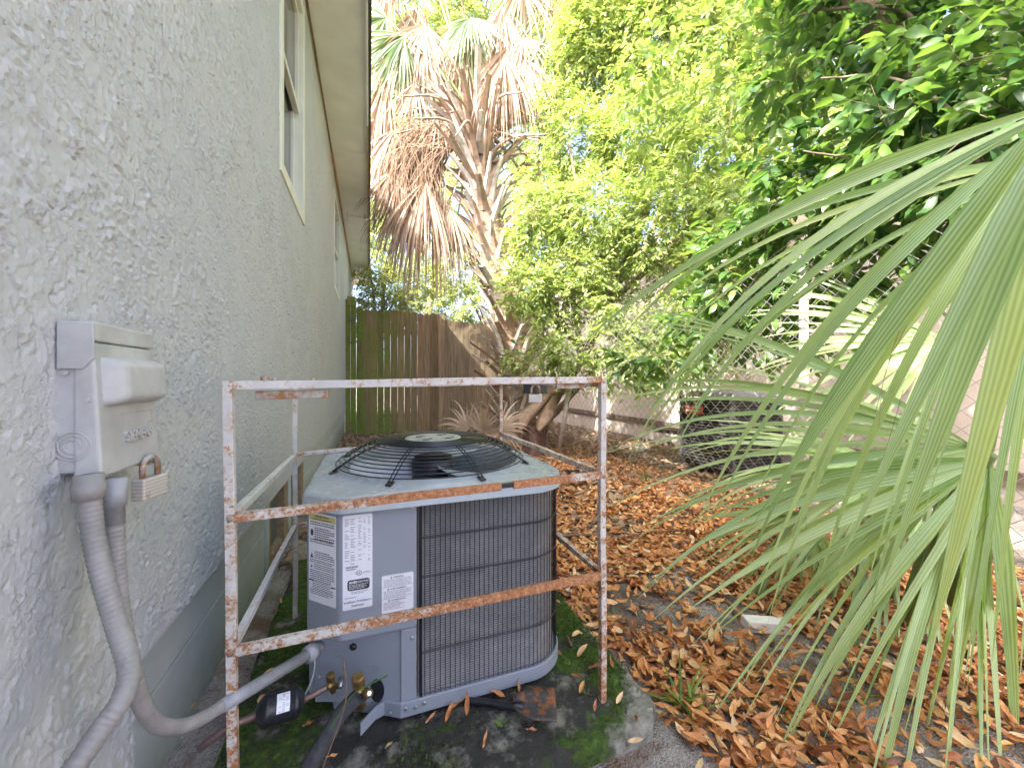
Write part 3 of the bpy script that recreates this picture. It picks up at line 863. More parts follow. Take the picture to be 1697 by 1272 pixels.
# base pan and its front tab
base_plan = rounded(XL + 0.006, XR + 0.006, Y1 - 0.005, YB + 0.005, (-0.001, 0.155, 0.12, 0.08), 12)
bp = [(0.086, Y1 - 0.005)] + [p_ for p_ in base_plan if not (p_[0] < 0.0 and p_[1] < Y1 + 0.3)] + [(XL + 0.03, Y1 + 0.30), (-0.10, Y1 + 0.10), (0.030, Y1 + 0.030)]
q = MB(); q.prism(bp, 0.020, 0.064); q.build('base_pan', M['unit'], unit, bevel=0.003)
q = MB()
tabp = [Vector((0.086, Y1 - 0.004, 0.046)), Vector((0.052, Y1 + 0.026, 0.046)), Vector((0.020, Y1 + 0.016, 0.044)), Vector((-0.022, Y1 - 0.018, 0.036))]
for k in range(3):
    a, bb = tabp[k], tabp[k + 1]
    n_ = (bb - a).cross(Vector((0, 0, 1))).normalized() * 0.003
    w = 0.022 if k < 2 else 0.020
    q.add([a + up * w * .8, a - up * w, bb - up * w, bb + up * w * .8, a + up * w * .8 + n_, a - up * w + n_, bb - up * w + n_, bb + up * w * .8 + n_],
          [(0, 1, 2, 3), (7, 6, 5, 4), (0, 4, 5, 1), (1, 5, 6, 2), (2, 6, 7, 3), (3, 7, 4, 0)])
q.build('base_tab', M['unit'], unit)
# back / side structural corner posts
q = MB(); q.prism(rounded(XR - 0.11, XR - 0.02, YB - 0.11, YB - 0.01, (0.01, 0.01, 0.07, 0.01), 4), 0.06, 0.64); q.build('rear_post', M['unit'], unit)

# coil with its rows of fins
def coil():
    inset = 0.016
    path = [(Xp + 0.004, Y1 + inset)]
    path += [(x, Y1 + inset) for x in np.linspace(Xp + 0.02, XR - 0.16, 12)]
    r = 0.15 - inset
    cx, cy = XR - 0.15, Y1 + 0.15
    path += [(cx + r * math.sin(a), cy - r * math.cos(a)) for a in np.linspace(0.08, math.pi / 2, 16)]
    path += [(XR - inset, y) for y in np.linspace(Y1 + 0.17, YB - 0.12, 10)]
    path = np.array(path)
    d = np.gradient(path, axis=0); nn = np.stack([d[:, 1], -d[:, 0]], -1); nn /= np.linalg.norm(nn, axis=1)[:, None]
    pitch = 0.0068
    rows = int(0.572 / pitch)
    offs = []; zs = []
    for k in range(rows):
        z = 0.064 + k * pitch
        zs += [z, z + pitch * 0.45, z + pitch * 0.55, z + pitch]; offs += [0.0, 0.0, -0.006, -0.006]
    zs = np.array(zs); offs = np.array(offs)
    P = path[None] + nn[None] * offs[:, None, None]
    V = np.concatenate([P, np.broadcast_to(zs[:, None, None], (len(zs), len(path), 1))], -1).reshape(-1, 3)
    n, m = len(zs), len(path)
    i = (np.arange(n - 1)[:, None] * m + np.arange(m - 1)[None, :]).ravel()
    tag(np_mesh('coil_fins', V, np.stack([i, i + 1, i + m + 1, i + m], -1), M['fins'], unit), kind='stuff')
coil()
# dark core so nothing shows through
q = MB(); q.prism(rounded(XL + 0.10, XR - 0.05, Y1 + 0.06, YB - 0.06, (0.05, 0.12, 0.08, 0.05), 6), 0.05, 0.50); q.build('core', M['well'], unit)
# wire guard: verticals and hoops
q = MB()
def guard_pt(s, off=0.0):
    """point at arc length s along the guard outline, starting at the cover's edge"""
    L1 = (XR - 0.15) - (Xp + 0.008); r = 0.15 + off; L2 = 0.15 * math.pi / 2
    if s < L1: return Vector((Xp + 0.008 + s, Y1 - off, 0))
    if s < L1 + L2:
        a = (s - L1) / 0.15; return Vector((XR - 0.15 + r * math.sin(a), Y1 + 0.15 - r * math.cos(a), 0))
    return Vector((XR + off, Y1 + 0.15 + (s - L1 - L2), 0))
Ltot = (XR - 0.15) - (Xp + 0.008) + 0.15 * math.pi / 2 + (YB - 0.12 - Y1 - 0.15)
s = 0.0
while s < Ltot:
    p = guard_pt(s, -0.003); q.tube([p + up * 0.062, p + up * 0.634], 0.0013, 4, cap=False); s += 0.0152
p = guard_pt(0.004, -0.002); q.tube([p + up * 0.062, p + up * 0.634], 0.0036, 5)
tag(q.build('guard_uprights', M['black_wire'], unit), kind='stuff')
for z in (0.072, 0.190, 0.304, 0.415, 0.53, 0.627):
    for dz in ((0.0, 0.004) if 0.1 < z < 0.6 else (0.0,)):
        q = MB(); q.tube([guard_pt(s_, -0.001) + up * (z + dz) for s_ in np.linspace(0, Ltot - 0.001, 44)], 0.0015, 4)
        q.build('guard_hoop', M['black_wire'], unit)
# dark corner stile at the right
q = MB()
Lc = (XR - 0.15) - (Xp + 0.008) + 0.15 * math.pi / 2 - 0.035
for s_ in (Lc, Lc + 0.014): 
    p = guard_pt(s_, 0.001); q.tube([p + up * 0.064, p + up * 0.634], 0.0035, 5)
q.build('corner_stile', M['black_paint'], unit)

# lid: skirt, rolled edge, fan opening
FC = Vector(((XL + XR) / 2, (Y1 + YB) / 2, 0)); RF = 0.335
def lid():
    out = rounded(XL - 0.012, XR + 0.012, Y1 - 0.014, YB + 0.010, (-0.105, 0.160, 0.13, 0.09), 14)
    N = 180
    P = [Vector((x_, y_, 0)) for x_, y_ in out]
    def hit(ang):
        d = Vector((math.cos(ang), math.sin(ang), 0)); best = None
        for k in range(len(P)):
            a, bb = P[k] - FC, P[(k + 1) % len(P)] - FC
            e = bb - a; den = d.x * e.y - d.y * e.x
            if abs(den) < 1e-9: continue
            t_ = (a.x * e.y - a.y * e.x) / den; u_ = (a.x * d.y - a.y * d.x) / den
            if t_ > 0 and -1e-6 <= u_ <= 1 + 1e-6: best = t_ if best is None else min(best, t_)
        return best
    angs = [2 * math.pi * k / N for k in range(N)]
    rr = [hit(a) for a in angs]
    prof = [('o', 0.004, 0.632), ('o', 0.0, 0.632), ('o', 0.0, 0.664), ('o', -0.003, 0.670), ('o', -0.009, 0.674), ('o', -0.02, 0.6755),
            ('f', 0.035, 0.679), ('f', 0.012, 0.684), ('f', 0.003, 0.692), ('f', -0.004, 0.694), ('f', -0.010, 0.688), ('f', -0.016, 0.60), ('f', -0.016, 0.54)]
    vs = []
    for kind, o_, z in prof:
        for a, r0 in zip(angs, rr):
            r_ = (r0 + o_) if kind == 'o' else min(RF + o_, r0 - 0.021)
            vs.append((FC.x + r_ * math.cos(a), FC.y + r_ * math.sin(a), z))
    fs = [(i * N + k, i * N + (k + 1) % N, (i + 1) * N + (k + 1) % N, (i + 1) * N + k) for i in range(len(prof) - 1) for k in range(N)]
    q = MB(); q.add(vs, fs); o = q.build('lid', M['unit_lid'], unit, smooth=True)
    return o
lid_o = lid()
q = MB(); q.lathe(FC + up * 0.54, [(0.0, 0.0), (RF - 0.01, 0.0)], 40); q.build('well_floor', M['well'], unit)
# motor and fan
q = MB(); q.lathe(FC + up * 0.60, [(0.0, -0.02), (0.075, -0.02), (0.082, 0.0), (0.082, 0.085), (0.07, 0.10), (0.0, 0.10)], 28); fan_motor = q.build('motor', M['motor'], unit, smooth=True)
fan = empty('fan', (0, 0, 0)); fan.parent = unit; fan.location = FC + up * 0.6 - Vector(unit.location)
for k in range(3):
    a0 = R(25 + 120 * k)
    vs = []; n1, n2 = 8, 10
    for i in range(n1 + 1):
        r_ = 0.06 + (0.305 - 0.06) * i / n1
        for j in range(n2 + 1):
            f = j / n2
            sweep = R(84) * (0.55 + 0.45 * (i / n1))
            an = a0 + f * sweep + 0.25 * (i / n1)
            z = 0.595 + 0.085 * (1 - f) + 0.02 * math.sin(f * math.pi)
            vs.append((FC.x + r_ * math.cos(an), FC.y + r_ * math.sin(an), z))
    fs = [(i * (n2 + 1) + j, (i + 1) * (n2 + 1) + j, (i + 1) * (n2 + 1) + j + 1, i * (n2 + 1) + j + 1) for i in range(n1) for j in range(n2)]
    q = MB(); q.add(vs, fs); q.build('fan_blade', M['fan_blade'], fan, smooth=True)
# guard over the fan: concentric rings on ribs
guard = empty('fan_guard', (0, 0, 0)); guard.parent = unit; guard.location = FC + up * 0.68 - Vector(unit.location)
prof = [(0.350, 0.697), (0.338, 0.708), (0.324, 0.718), (0.309, 0.727), (0.293, 0.7355), (0.277, 0.7435), (0.260, 0.751), (0.243, 0.758), (0.226, 0.7635), (0.212, 0.7675)]
rr_ = 0.203
while rr_ > 0.112: prof.append((rr_, 0.7695 + (0.203 - rr_) * 0.03)); rr_ -= 0.0085
for (r_, z) in prof:
    q = MB(); q.ring(FC + up * z, r_, 0.0021, 72, 5); q.build('guard_ring', M['black_wire'], guard, smooth=True)
for k in range(8):
    a = 2 * math.pi * (k + 0.35) / 8; e = Vector((math.cos(a), math.sin(a), 0)); f_ = Vector((-math.sin(a), math.cos(a), 0)) * 0.006
    q = MB()
    for sg in (-1, 1):
        q.tube([FC + e * (r_ + (0.018 if j == 0 else 0)) + f_ * sg + up * (z - 0.0045 - (0.006 if j == 0 else 0)) for j, (r_, z) in enumerate(prof[::2])], 0.0022, 5)
    q.build('guard_rib', M['black_wire'], guard, smooth=True)
    q = MB(); q.bar(FC + e * 0.352 + up * 0.688, FC + e * 0.378 + up * 0.683, 0.018, 0.004); q.build('guard_foot', M['black_wire'], guard)
q = MB(); q.lathe(FC + up * 0.766, [(0.0, 0), (0.108, 0), (0.110, 0.003), (0.106, 0.007), (0.095, 0.005), (0.0, 0.006)], 40); gc = q.build('guard_cap', M['cap_metal'], guard, smooth=True)
for k in range(4):
    a = R(45 + 90 * k + 10); q = MB(); c = FC + Vector((math.cos(a), math.sin(a), 0)) * 0.062 + up * 0.7715
    q.lathe(c, [(0.013, 0), (0.013, 0.0014), (0.0, 0.0015)], 14); q.build('slot', M['black_paint'], gc)
    q = MB(); q.lathe(c + Vector((0.02, 0.004, 0)), [(0.006, 0), (0.006, 0.006), (0.0, 0.006)], 6); q.build('nut', M['screw'], gc)

# ------------------------------------------------------------------ printed labels
def text_mesh(s, size, mat, origin, xax, yax, nrm, parent, name='print', align='LEFT', bold=0.0, extr=0.0, width=None):
    cu = bpy.data.curves.new('text', 'FONT'); cu.body = s; cu.size = size; cu.align_x = align; cu.offset = bold; cu.extrude = extr; cu.resolution_u = 3
    to = bpy.data.objects.new('text', cu); COL.objects.link(to)
    bpy.context.view_layer.update()
    me = bpy.data.meshes.new_from_object(to)
    bpy.data.objects.remove(to); bpy.data.curves.remove(cu)
    n = len(me.vertices); co = np.empty(n * 3, dtype=np.float32); me.vertices.foreach_get('co', co); co = co.reshape(-1, 3)
    if width and n:
        w0 = co[:, 0].max() - co[:, 0].min(); co[:, 0] *= width / w0
        if align == 'LEFT': co[:, 0] -= co[:, 0].min()
    o_, x_, y_, n_ = [np.array(Vector(v), dtype=np.float32) for v in (origin, xax, yax, nrm)]
    wco = o_ + co[:, :1] * x_ + co[:, 1:2] * y_ + co[:, 2:3] * n_
    me.vertices.foreach_set('co', wco.astype(np.float32).ravel()); me.update()
    me.materials.clear(); me.materials.append(mat); me.name = name
    return link(name, me, parent)

class Plate:
    """flat printed label: corner o (lower left), unit axes, width, height"""
    def __init__(s, name, o, x, y, n, w, h, mat, parent, r=0.004):
        s.o, s.x, s.y, s.n, s.w, s.h = Vector(o), Vector(x).normalized(), Vector(y).normalized(), Vector(n).normalized(), w, h
        s.k = 0
        pts = []
        for (cx, cy, a0) in ((w - r, h - r, 0), (r, h - r, 90), (r, r, 180), (w - r, r, 270)):
            for k in range(4):
                a = R(a0 + 30 * k); pts.append(s.o + s.x * (cx + r * math.cos(a)) + s.y * (cy + r * math.sin(a)))
        m = len(pts); q = MB()
        q.add([p + s.n * 0.0006 for p in pts] + pts, [tuple(range(m))] + [(i, m + i, m + (i + 1) % m, (i + 1) % m) for i in range(m)])
        s.ob = q.build(name, mat, parent)
    def P(s, u, v, e=0.0009): return s.o + s.x * u + s.y * v + s.n * e
    def rects(s, rs, mat, name='print', e=0.0009, stuff=False):
        q = MB()
        for (u0, u1, v0, v1) in rs: q.add([s.P(u0, v0, e), s.P(u1, v0, e), s.P(u1, v1, e), s.P(u0, v1, e)], [(0, 1, 2, 3)])
        o = q.build(name, mat, s.ob)
        if stuff: tag(o, kind='stuff')
        return o
    def text(s, t, u, v, size, mat=None, bold=0, align='LEFT', e=0.0011, width=None):
        return text_mesh(t, size, mat or M['print_ink'], s.P(u, v, e), s.x, s.y, s.n, s.ob, align=align, bold=bold, width=width)
def lines(u0, u1, v0, v1, pitch, thick, r, ragged=0.25, words=True):
    out = []; v = v1
    while v > v0:
        u = u0; end = u1 - (r.random() * ragged * (u1 - u0) if r.random() < 0.4 else 0)
        while u < end:
            w = r.uniform(0.0025, 0.0085); out.append((u, min(u + w, end), v - thick, v)); u += w + r.uniform(0.0009, 0.0018)
        v -= pitch
    return out
r9 = random.Random(5)
# warning sheet on the slanted corner
cd = Vector((CH, -CH, 0)).normalized(); cn_ = Vector((-1, -1, 0)).normalized()
cl_len = CH * math.sqrt(2)
pA = Plate('warning_label', Vector((XL, Y1 + CH, 0.366)) + cd * 0.010 + cn_ * 0.0004, cd, up, cn_, cl_len - 0.022, 0.253, M['sticker'], unit)
wA = pA.w
pA.rects([(0.002, wA - 0.002, 0.232, 0.249)], M['yellow_print'])
pA.text('WARNING', wA / 2, 0.2415, 0.008, bold=0.0003, align='CENTER', width=wA * 0.52)
pA.text('AVERTISSEMENT', wA / 2, 0.2342, 0.006, bold=0.0002, align='CENTER', width=wA * 0.7)
rs = lines(0.006, wA - 0.006, 0.216, 0.228, 0.0062, 0.0030, r9) + lines(0.024, wA - 0.006, 0.180, 0.212, 0.0062, 0.0030, r9) + lines(0.006, wA - 0.006, 0.168, 0.178, 0.0062, 0.003, r9)
rs += lines(0.024, wA - 0.006, 0.122, 0.144, 0.0055, 0.0024, r9) + lines(0.006, wA - 0.006, 0.112, 0.120, 0.0055, 0.0024, r9) + lines(0.022, wA - 0.006, 0.092, 0.108, 0.0055, 0.0024, r9) + lines(0.006, wA - 0.006, 0.062, 0.090, 0.0055, 0.0024, r9)
rs += lines(0.016, wA - 0.012, 0.038, 0.058, 0.005, 0.0020, r9) + lines(0.006, wA - 0.010, 0.020, 0.034, 0.005, 0.002, r9)
pA.rects(rs, M['print_ink'], stuff=True)
q = MB(); c = pA.P(0.0135, 0.196); q.add([c + (pA.x * math.cos(a) * 0.0062 + up * math.sin(a) * 0.010) for a in [2 * math.pi * k / 14 for k in range(14)]], [tuple(range(14))]); q.build('hazard_symbol', M['print_ink'], pA.ob)
for (u, v, s_) in ((0.013, 0.124, 0.013), (0.012, 0.096, 0.008)):
    q = MB(); q.add([pA.P(u - s_ * .5, v), pA.P(u + s_ * .5, v), pA.P(u, v + s_ * 1.1)], [(0, 1, 2)]); q.build('hazard_symbol', M['print_ink'], pA.ob)
pA.rects([(0.001, 0.020, 0.058, 0.0615), (wA - 0.020, wA - 0.001, 0.052, 0.0555)], M['print_ink'])
# rating sheet, tall, on the front
pB = Plate('rating_label', (-0.0690, Y1 - 0.0004, 0.360), (1, 0, 0), up, (0, -1, 0), 0.0775, 0.262, M['sticker'], unit)
wB = pB.w
rs = []
r8 = random.Random(8); v = 0.252
while v > 0.125:
    for (a, bb) in ((0.005, 0.018), (0.020, 0.034), (0.040, 0.050), (0.054, 0.061), (0.066, 0.072)):
        if r8.random() < 0.62:
            w = (bb - a) * r8.uniform(0.5, 1.0); rs.append((a, a + w, v - 0.0016, v))
    v -= 0.0046
rs += [(0.008, 0.040, 0.1185, 0.1200), (0.008, 0.034, 0.1100, 0.1125)]
pB.rects(rs, M['grey_ink'], stuff=True)
pB.rects(lines(0.008, 0.040, 0.114, 0.118, 0.01, 0.003, r8, 0), M['grey_ink'])
# certification mark: ring with the letters and LISTED
q = MB(); c = pB.P(0.042, 0.099); n = 24
vs = [c + (pB.x * math.cos(2 * math.pi * k / n) + up * math.sin(2 * math.pi * k / n)) * rr0 for rr0 in (0.0072, 0.0060) for k in range(n)]
q.add(vs, [(k, (k + 1) % n, n + (k + 1) % n, n + k) for k in range(n)]); q.build('listing_mark', M['print_ink'], pB.ob)
pB.text('UL', 0.042, 0.0962, 0.0078, bold=0.0002, align='CENTER'); pB.text('LISTED', 0.0525, 0.097, 0.0055, width=0.020); pB.text('C', 0.030, 0.097, 0.006)
q = MB(); n = 0
cap = []
x0, x1, v0, v1, rr0 = 0.012, 0.070, 0.052, 0.082, 0.007
for (cx, cy, a0) in ((x1 - rr0, v1 - rr0, 0), (x0 + rr0, v1 - rr0, 90), (x0 + rr0, v0 + rr0, 180), (x1 - rr0, v0 + rr0, 270)):
    for k in range(5): a = R(a0 + 22.5 * k); cap.append(pB.P(cx + rr0 * math.cos(a), cy + rr0 * math.sin(a)))
q.add(cap, [tuple(range(len(cap)))]); q.build('certified_badge', M['print_ink'], pB.ob)
pB.text('AHRI', 0.0155, 0.0720, 0.0085, M['sticker'], bold=0.0004, e=0.0013, width=0.022); pB.text('CERTIFIED', 0.039, 0.0725, 0.0070, M['sticker'], bold=0.0001, e=0.0013, width=0.029)
pB.rects([(u0, u1, a, bb) for (u0, u1, a, bb) in lines(0.016, 0.067, 0.055, 0.0685, 0.0036, 0.0013, r8)], M['sticker'], e=0.0013, stuff=True)
pB.rects(lines(0.022, 0.066, 0.043, 0.0485, 0.004, 0.0018, r8), M['grey_ink'])
pB.rects(lines(0.006, 0.034, 0.031, 0.034, 0.01, 0.0022, r8), M['grey_ink'])
pB.text('Installation Prohibited in', wB / 2, 0.0185, 0.0088, bold=0.0001, align='CENTER', width=wB * 0.92)
pB.text('Southwest', wB / 2, 0.0075, 0.0088, bold=0.0001, align='CENTER', width=wB * 0.42)
# three-language caution plate
pC = Plate('caution_label', (0.0335, Y1 - 0.0004, 0.331), (1, 0, 0), up, (0, -1, 0), 0.088, 0.108, M['sticker'], unit)
for (v, t_, wd) in ((0.0985, 'WARNING', 0.030), (0.0655, 'AVERTISSEMENT', 0.046), (0.033, 'ADVERTENCIA', 0.042)):
    pC.text(t_, 0.046, v, 0.0055, bold=0.0001, align='CENTER', width=wd)
    q = MB(); u = 0.046 - wd / 2 - 0.005; q.add([pC.P(u - .0028, v), pC.P(u + .0028, v), pC.P(u, v + .005)], [(0, 1, 2)]); q.build('hazard_symbol', M['print_ink'], pC.ob)
rs = lines(0.005, 0.083, 0.074, 0.0955, 0.0033, 0.0012, r8) + lines(0.005, 0.083, 0.041, 0.0625, 0.0033, 0.0012, r8) + lines(0.005, 0.064, 0.008, 0.030, 0.0033, 0.0012, r8)
pC.rects(rs, M['grey_ink'], stuff=True)
pC.rects([(0.001, 0.087, 0.1065, 0.107), (0.001, 0.087, 0.0725, 0.073), (0.001, 0.087, 0.0398, 0.0403)], M['grey_ink'])

# ------------------------------------------------------------------ valves, pipes, drier
def hexcap(p, ax, r, h):
    q = MB(); q.lathe(p, [(0, 0), (r * 0.95, 0), (r, h * .1), (r, h * .82), (r * .85, h), (0, h)], 6, ax); return q
va = empty('suction_valve', W(597, 1150, 1.07)); va.parent = unit; va.location = W(597, 1150, 1.07) - Vector(unit.location)
hexcap(W(594, 1134, 1.06), (-0.05, -0.25, 1), 0.0175, 0.030).build('cap', M['brass'], va, bevel=0.001)
q = MB(); q.tube([W(598, 1170, 1.075), W(595, 1134, 1.06)], [0.014, 0.0115], 14); q.build('body', M['brass'], va, smooth=True)
q = MB(); q.tube([W(604, 1150, 1.09), W(612, 1148, 1.035)], [0.0125, 0.0110], 10); q.build('service_port', M['brass'], va, smooth=True)
q = MB(); q.lathe(W(612, 1148, 1.035), [(0.006, 0), (0.006, 0.004), (0, 0.004)], 6, (W(612, 1148, 1.0) - W(610, 1148, 1.06)).normalized()); q.build('port_stem', M['screw'], va)
q = MB(); q.tube(smooth_path([W(602, 1148, 1.085), W(588, 1158, 1.05), W(566, 1180, 1.00), W(545, 1215, 0.95), W(500, 1290, 0.90)], 6), [0.019] * 25, 16); q.build('insulated_pipe', M['foam'], unit, smooth=True)
vb = empty('liquid_valve', W(549, 1128, 1.07)); vb.parent = unit; vb.location = W(549, 1128, 1.07) - Vector(unit.location)
hexcap(W(548, 1126, 1.075), (0.02, -0.2, 1), 0.0115, 0.020).build('cap', M['brass'], vb, bevel=0.0008)
q = MB(); q.tube([W(552, 1145, 1.085), W(548, 1126, 1.075)], [0.0085, 0.009], 12); q.tube([W(560, 1137, 1.08), W(552, 1133, 1.075), W(545, 1137, 1.04)], 0.0065, 10); q.build('body', M['brass'], vb, smooth=True)
q = MB(); q.tube([W(566, 1124, 1.085), W(564, 1138, 1.06)], [0.008, 0.006], 8); q.build('service_port', M['screw'], vb, smooth=True)
q = MB(); q.obox(W(541, 1121, 1.09), (-0.028, 0.006, 0.008), (0.0, 0.002, 0), (0, 0, -0.020)); q.build('valve_bracket', M['unit'], unit)
screw(W(529, 1122, 1.085), (-0.1, -1, 0), 0.003)
q = MB(); q.obox(W(545, 1146, 1.075), (0.024, 0.0, -0.016), (0.0, 0.002, 0), (-0.012, 0, -0.016)); q.build('valve_bracket', M['unit'], unit)
# refrigerant line with the filter drier in it
lq = empty('filter_drier', W(463, 1172, 0.985), 'black cylindrical filter drier in the copper line between cage and air conditioner', 'filter')
d0, d1 = W(500, 1160, 1.0), W(428, 1181, 0.95)
ax = (d1 - d0).normalized(); Ld = (d1 - d0).length
q = MB(); q.lathe(d0, [(0.0, -0.006), (0.012, -0.006), (0.026, 0.001), (0.0335, 0.010), (0.036, 0.012), (0.036, 0.019), (0.034, 0.021), (0.034, Ld - 0.024), (0.0355, Ld - 0.022), (0.0355, Ld - 0.014), (0.033, Ld - 0.010), (0.022, Ld + 0.001), (0.010, Ld + 0.007), (0.0, Ld + 0.007)], 36, ax)
q.build('shell', M['black_paint'], lq, smooth=True)
# paper label wrapped on the shell
toc = (Vector((0, 0, 1)) - d0 - ax * Ld * 0.5); toc = (toc - ax * toc.dot(ax)).normalized(); sid = ax.cross(toc)
vs = []
for i in range(9):
    an = R(-22 + 9 * i)
    for h in (Ld * 0.32, Ld * 0.62): vs.append(d0 + ax * h + (toc * math.cos(an) + sid * math.sin(an)) * 0.0347)
q = MB(); q.add(vs, [(2 * i, 2 * i + 1, 2 * i + 3, 2 * i + 2) for i in range(8)]); dl = q.build('paper_label', M['sticker'], lq, smooth=True)
q = MB()
for i in range(12):
    an = R(-18 + 5.4 * i)
    for k in range(3):
        if rnd.random() < 0.6:
            h0 = Ld * (0.35 + 0.08 * k)
            v4 = [d0 + ax * h + (toc * math.cos(a) + sid * math.sin(a)) * 0.0350 for (h, a) in ((h0, an), (h0 + Ld * 0.06, an), (h0 + Ld * 0.06, an + R(1.8)), (h0, an + R(1.8)))]
            q.add(v4, [(0, 1, 2, 3)])
q.build('print', M['grey_ink'], dl)
q = MB(); q.tube(smooth_path([W(549, 1135, 1.055), W(538, 1140, 1.04), W(520, 1150, 1.02), W(503, 1159, 1.0)], 5), 0.0075, 10); q.build('copper_line', M['copper'], lq, smooth=True)
q = MB(); q.tube(smooth_path([d1, W(412, 1190, 0.93), W(380, 1203, 0.90), W(330, 1240, 0.88)], 5), 0.0085, 10); q.build('copper_line', M['copper'], lq, smooth=True)

# ------------------------------------------------------------------ cage
cage = empty('security_cage', (0.2, 1.5, 0), 'rusty white-painted steel cage welded round the grey air conditioner', 'cage')
FL = Vector((-0.2935, 1.052, 0)); FR = Vector((0.682, 1.052, 0)); BL = Vector((-0.292, 1.86, 0)); BR = Vector((0.682, 2.055, 0))
TW = 0.0195
def rail(a, bb, am0, am1, name='rail', w=TW, parts=1):
    q = MB(); n = 36; ph = rnd.uniform(0, 6); amp = 0.0016 if (Vector(bb) - Vector(a)).length > .3 else 0
    a, bb = Vector(a), Vector(bb); d = (bb - a).normalized(); LL_ = (bb - a).length
    s_ = d.cross(up if abs(d.z) < 0.9 else Vector((0, 1, 0))).normalized(); t_ = s_.cross(d)
    vs = []
    q_ = []
    for i in range(n + 1):
        p = a.lerp(bb, i / n) + (s_ + t_) * amp * math.sin(ph + 7 * i / n) * math.sin(math.pi * i / n)
        for (u, v) in ((-1, -1), (1, -1), (1, 1), (-1, 1)): vs.append(p + s_ * u * w / 2 + t_ * v * w / 2)
        e_ = min(i, n - i) / n * LL_
        q_ += [lerp(am0, am1, i / n) + (0.30 * math.exp(-e_ / 0.028) if am0 > -.5 else 0)] * 4
    fs = [(4 * i + k, 4 * i + (k + 1) % 4, 4 * i + 4 + (k + 1) % 4, 4 * i + 4 + k) for i in range(n) for k in range(4)] + [(3, 2, 1, 0), tuple(4 * n + k for k in range(4))]
    q.add(vs, fs); q.a = q_
    return q.build(name, M['cage'], cage, attr=True, bevel=0.0015)
rail(FL + Vector((0.006, 0, -0.02)), FL + Vector((-0.006, 0, 0.996)), 0.45, 0.02, 'post')
rail(FR + Vector((0.0, 0, -0.03)), FR + up * 1.002, 0.42, 0.08, 'post')
rail(BL - up * 0.02, BL + up * 0.985, 0.15, 0.02, 'post', 0.017)
rail(BR - up * 0.02, BR + up * 0.985, 0.4, 0.22, 'post', 0.017)
# front rails
rail(FL + Vector((TW / 2 - .006, 0, 0.986)), FR + Vector((-TW / 2, 0, 0.9985)), -0.02, 0.24)
mid0, mid1 = FL + Vector((TW / 2 - .003, -0.003, 0.6875)), FR + Vector((-TW / 2, -0.003, 0.704))
cut0, cut1 = mid0.lerp(mid1, 0.662), mid0.lerp(mid1, 0.700)
rail(mid0, cut0, 0.18, 0.98); rail(cut1, mid1, 0.98, 0.20)
rail(cut0 - (mid1 - mid0).normalized() * 0.01 + up * 0.0015, cut1 + (mid1 - mid0).normalized() * 0.01 + up * 0.0015, -1, -1, 'splice', 0.013).data.materials[0] = M['black_paint']
rail(FL + Vector((TW / 2 - .001, -0.003, 0.3855)), FR + Vector((-TW / 2, -0.003, 0.392)), 0.12, 0.98)
# side and back rails
for (a, bb, z0, z1, z2, z3, am) in ((FL, BL, 0.6875, 0.679, 0.3855, 0.385, 0.05), (FR, BR, 0.704, 0.70, 0.392, 0.40, 0.30)):
    e = (bb - a).normalized() * TW * 0.5
    rail(a + e + up * (z0 + .002), bb - e + up * z1, am, am * .6, w=0.0185)
    rail(a + e + up * (z2 + .002), bb - e + up * z3, am, am, w=0.0175)
    rail(a + e + up * 0.984, bb - e + up * 0.978, am, am, w=0.017)
e = (BR - BL).normalized() * 0.01
for z in (0.690, 0.39, 0.975): rail(BL + e + up * (z - .006), BR - e + up * z, 0.1, 0.3, w=0.016)
# hinge straps, weld lumps, hasp on the top rail
q = MB(); q.bar(FL + Vector((0.045, 0.012, 0.962)), FL + Vector((0.20, 0.012, 0.964)), 0.012, 0.020); q.build('hinge_strap', M['rust_steel'], cage, bevel=0.002)
for (dx, s_) in ((0.066, 0.010), (0.085, 0.007), (0.168, 0.007)):
    q = MB(); q.lathe(FL + Vector((dx, 0, 0.992)), [(0.0, 0), (s_, 0.001), (s_ * .9, s_ * 1.4), (0, s_ * 1.7)], 8); q.build('hinge_knob', M['rust_steel'], cage, smooth=True)
q = MB(); q.box(0.53, 0.62, 1.062, 1.07, 0.972, 0.986); q.build('hasp', M['rust_steel'], cage)
for (p_, s_) in ((FL + up * 0.689, .015), (FR + up * 0.703, .013), (FL + up * 0.388, .014), (FR + up * 0.395, .013), (FR + up * 0.99, .012), (FL + up * .985, .011)):
    q = MB(); q.lathe(p_ - up * s_ * .7, [(0.0, 0), (s_ * .8, 0), (s_, s_ * .7), (s_ * .8, s_ * 1.3), (0, s_ * 1.5)], 7); o = q.build('weld', M['rust_steel'], cage, smooth=True)
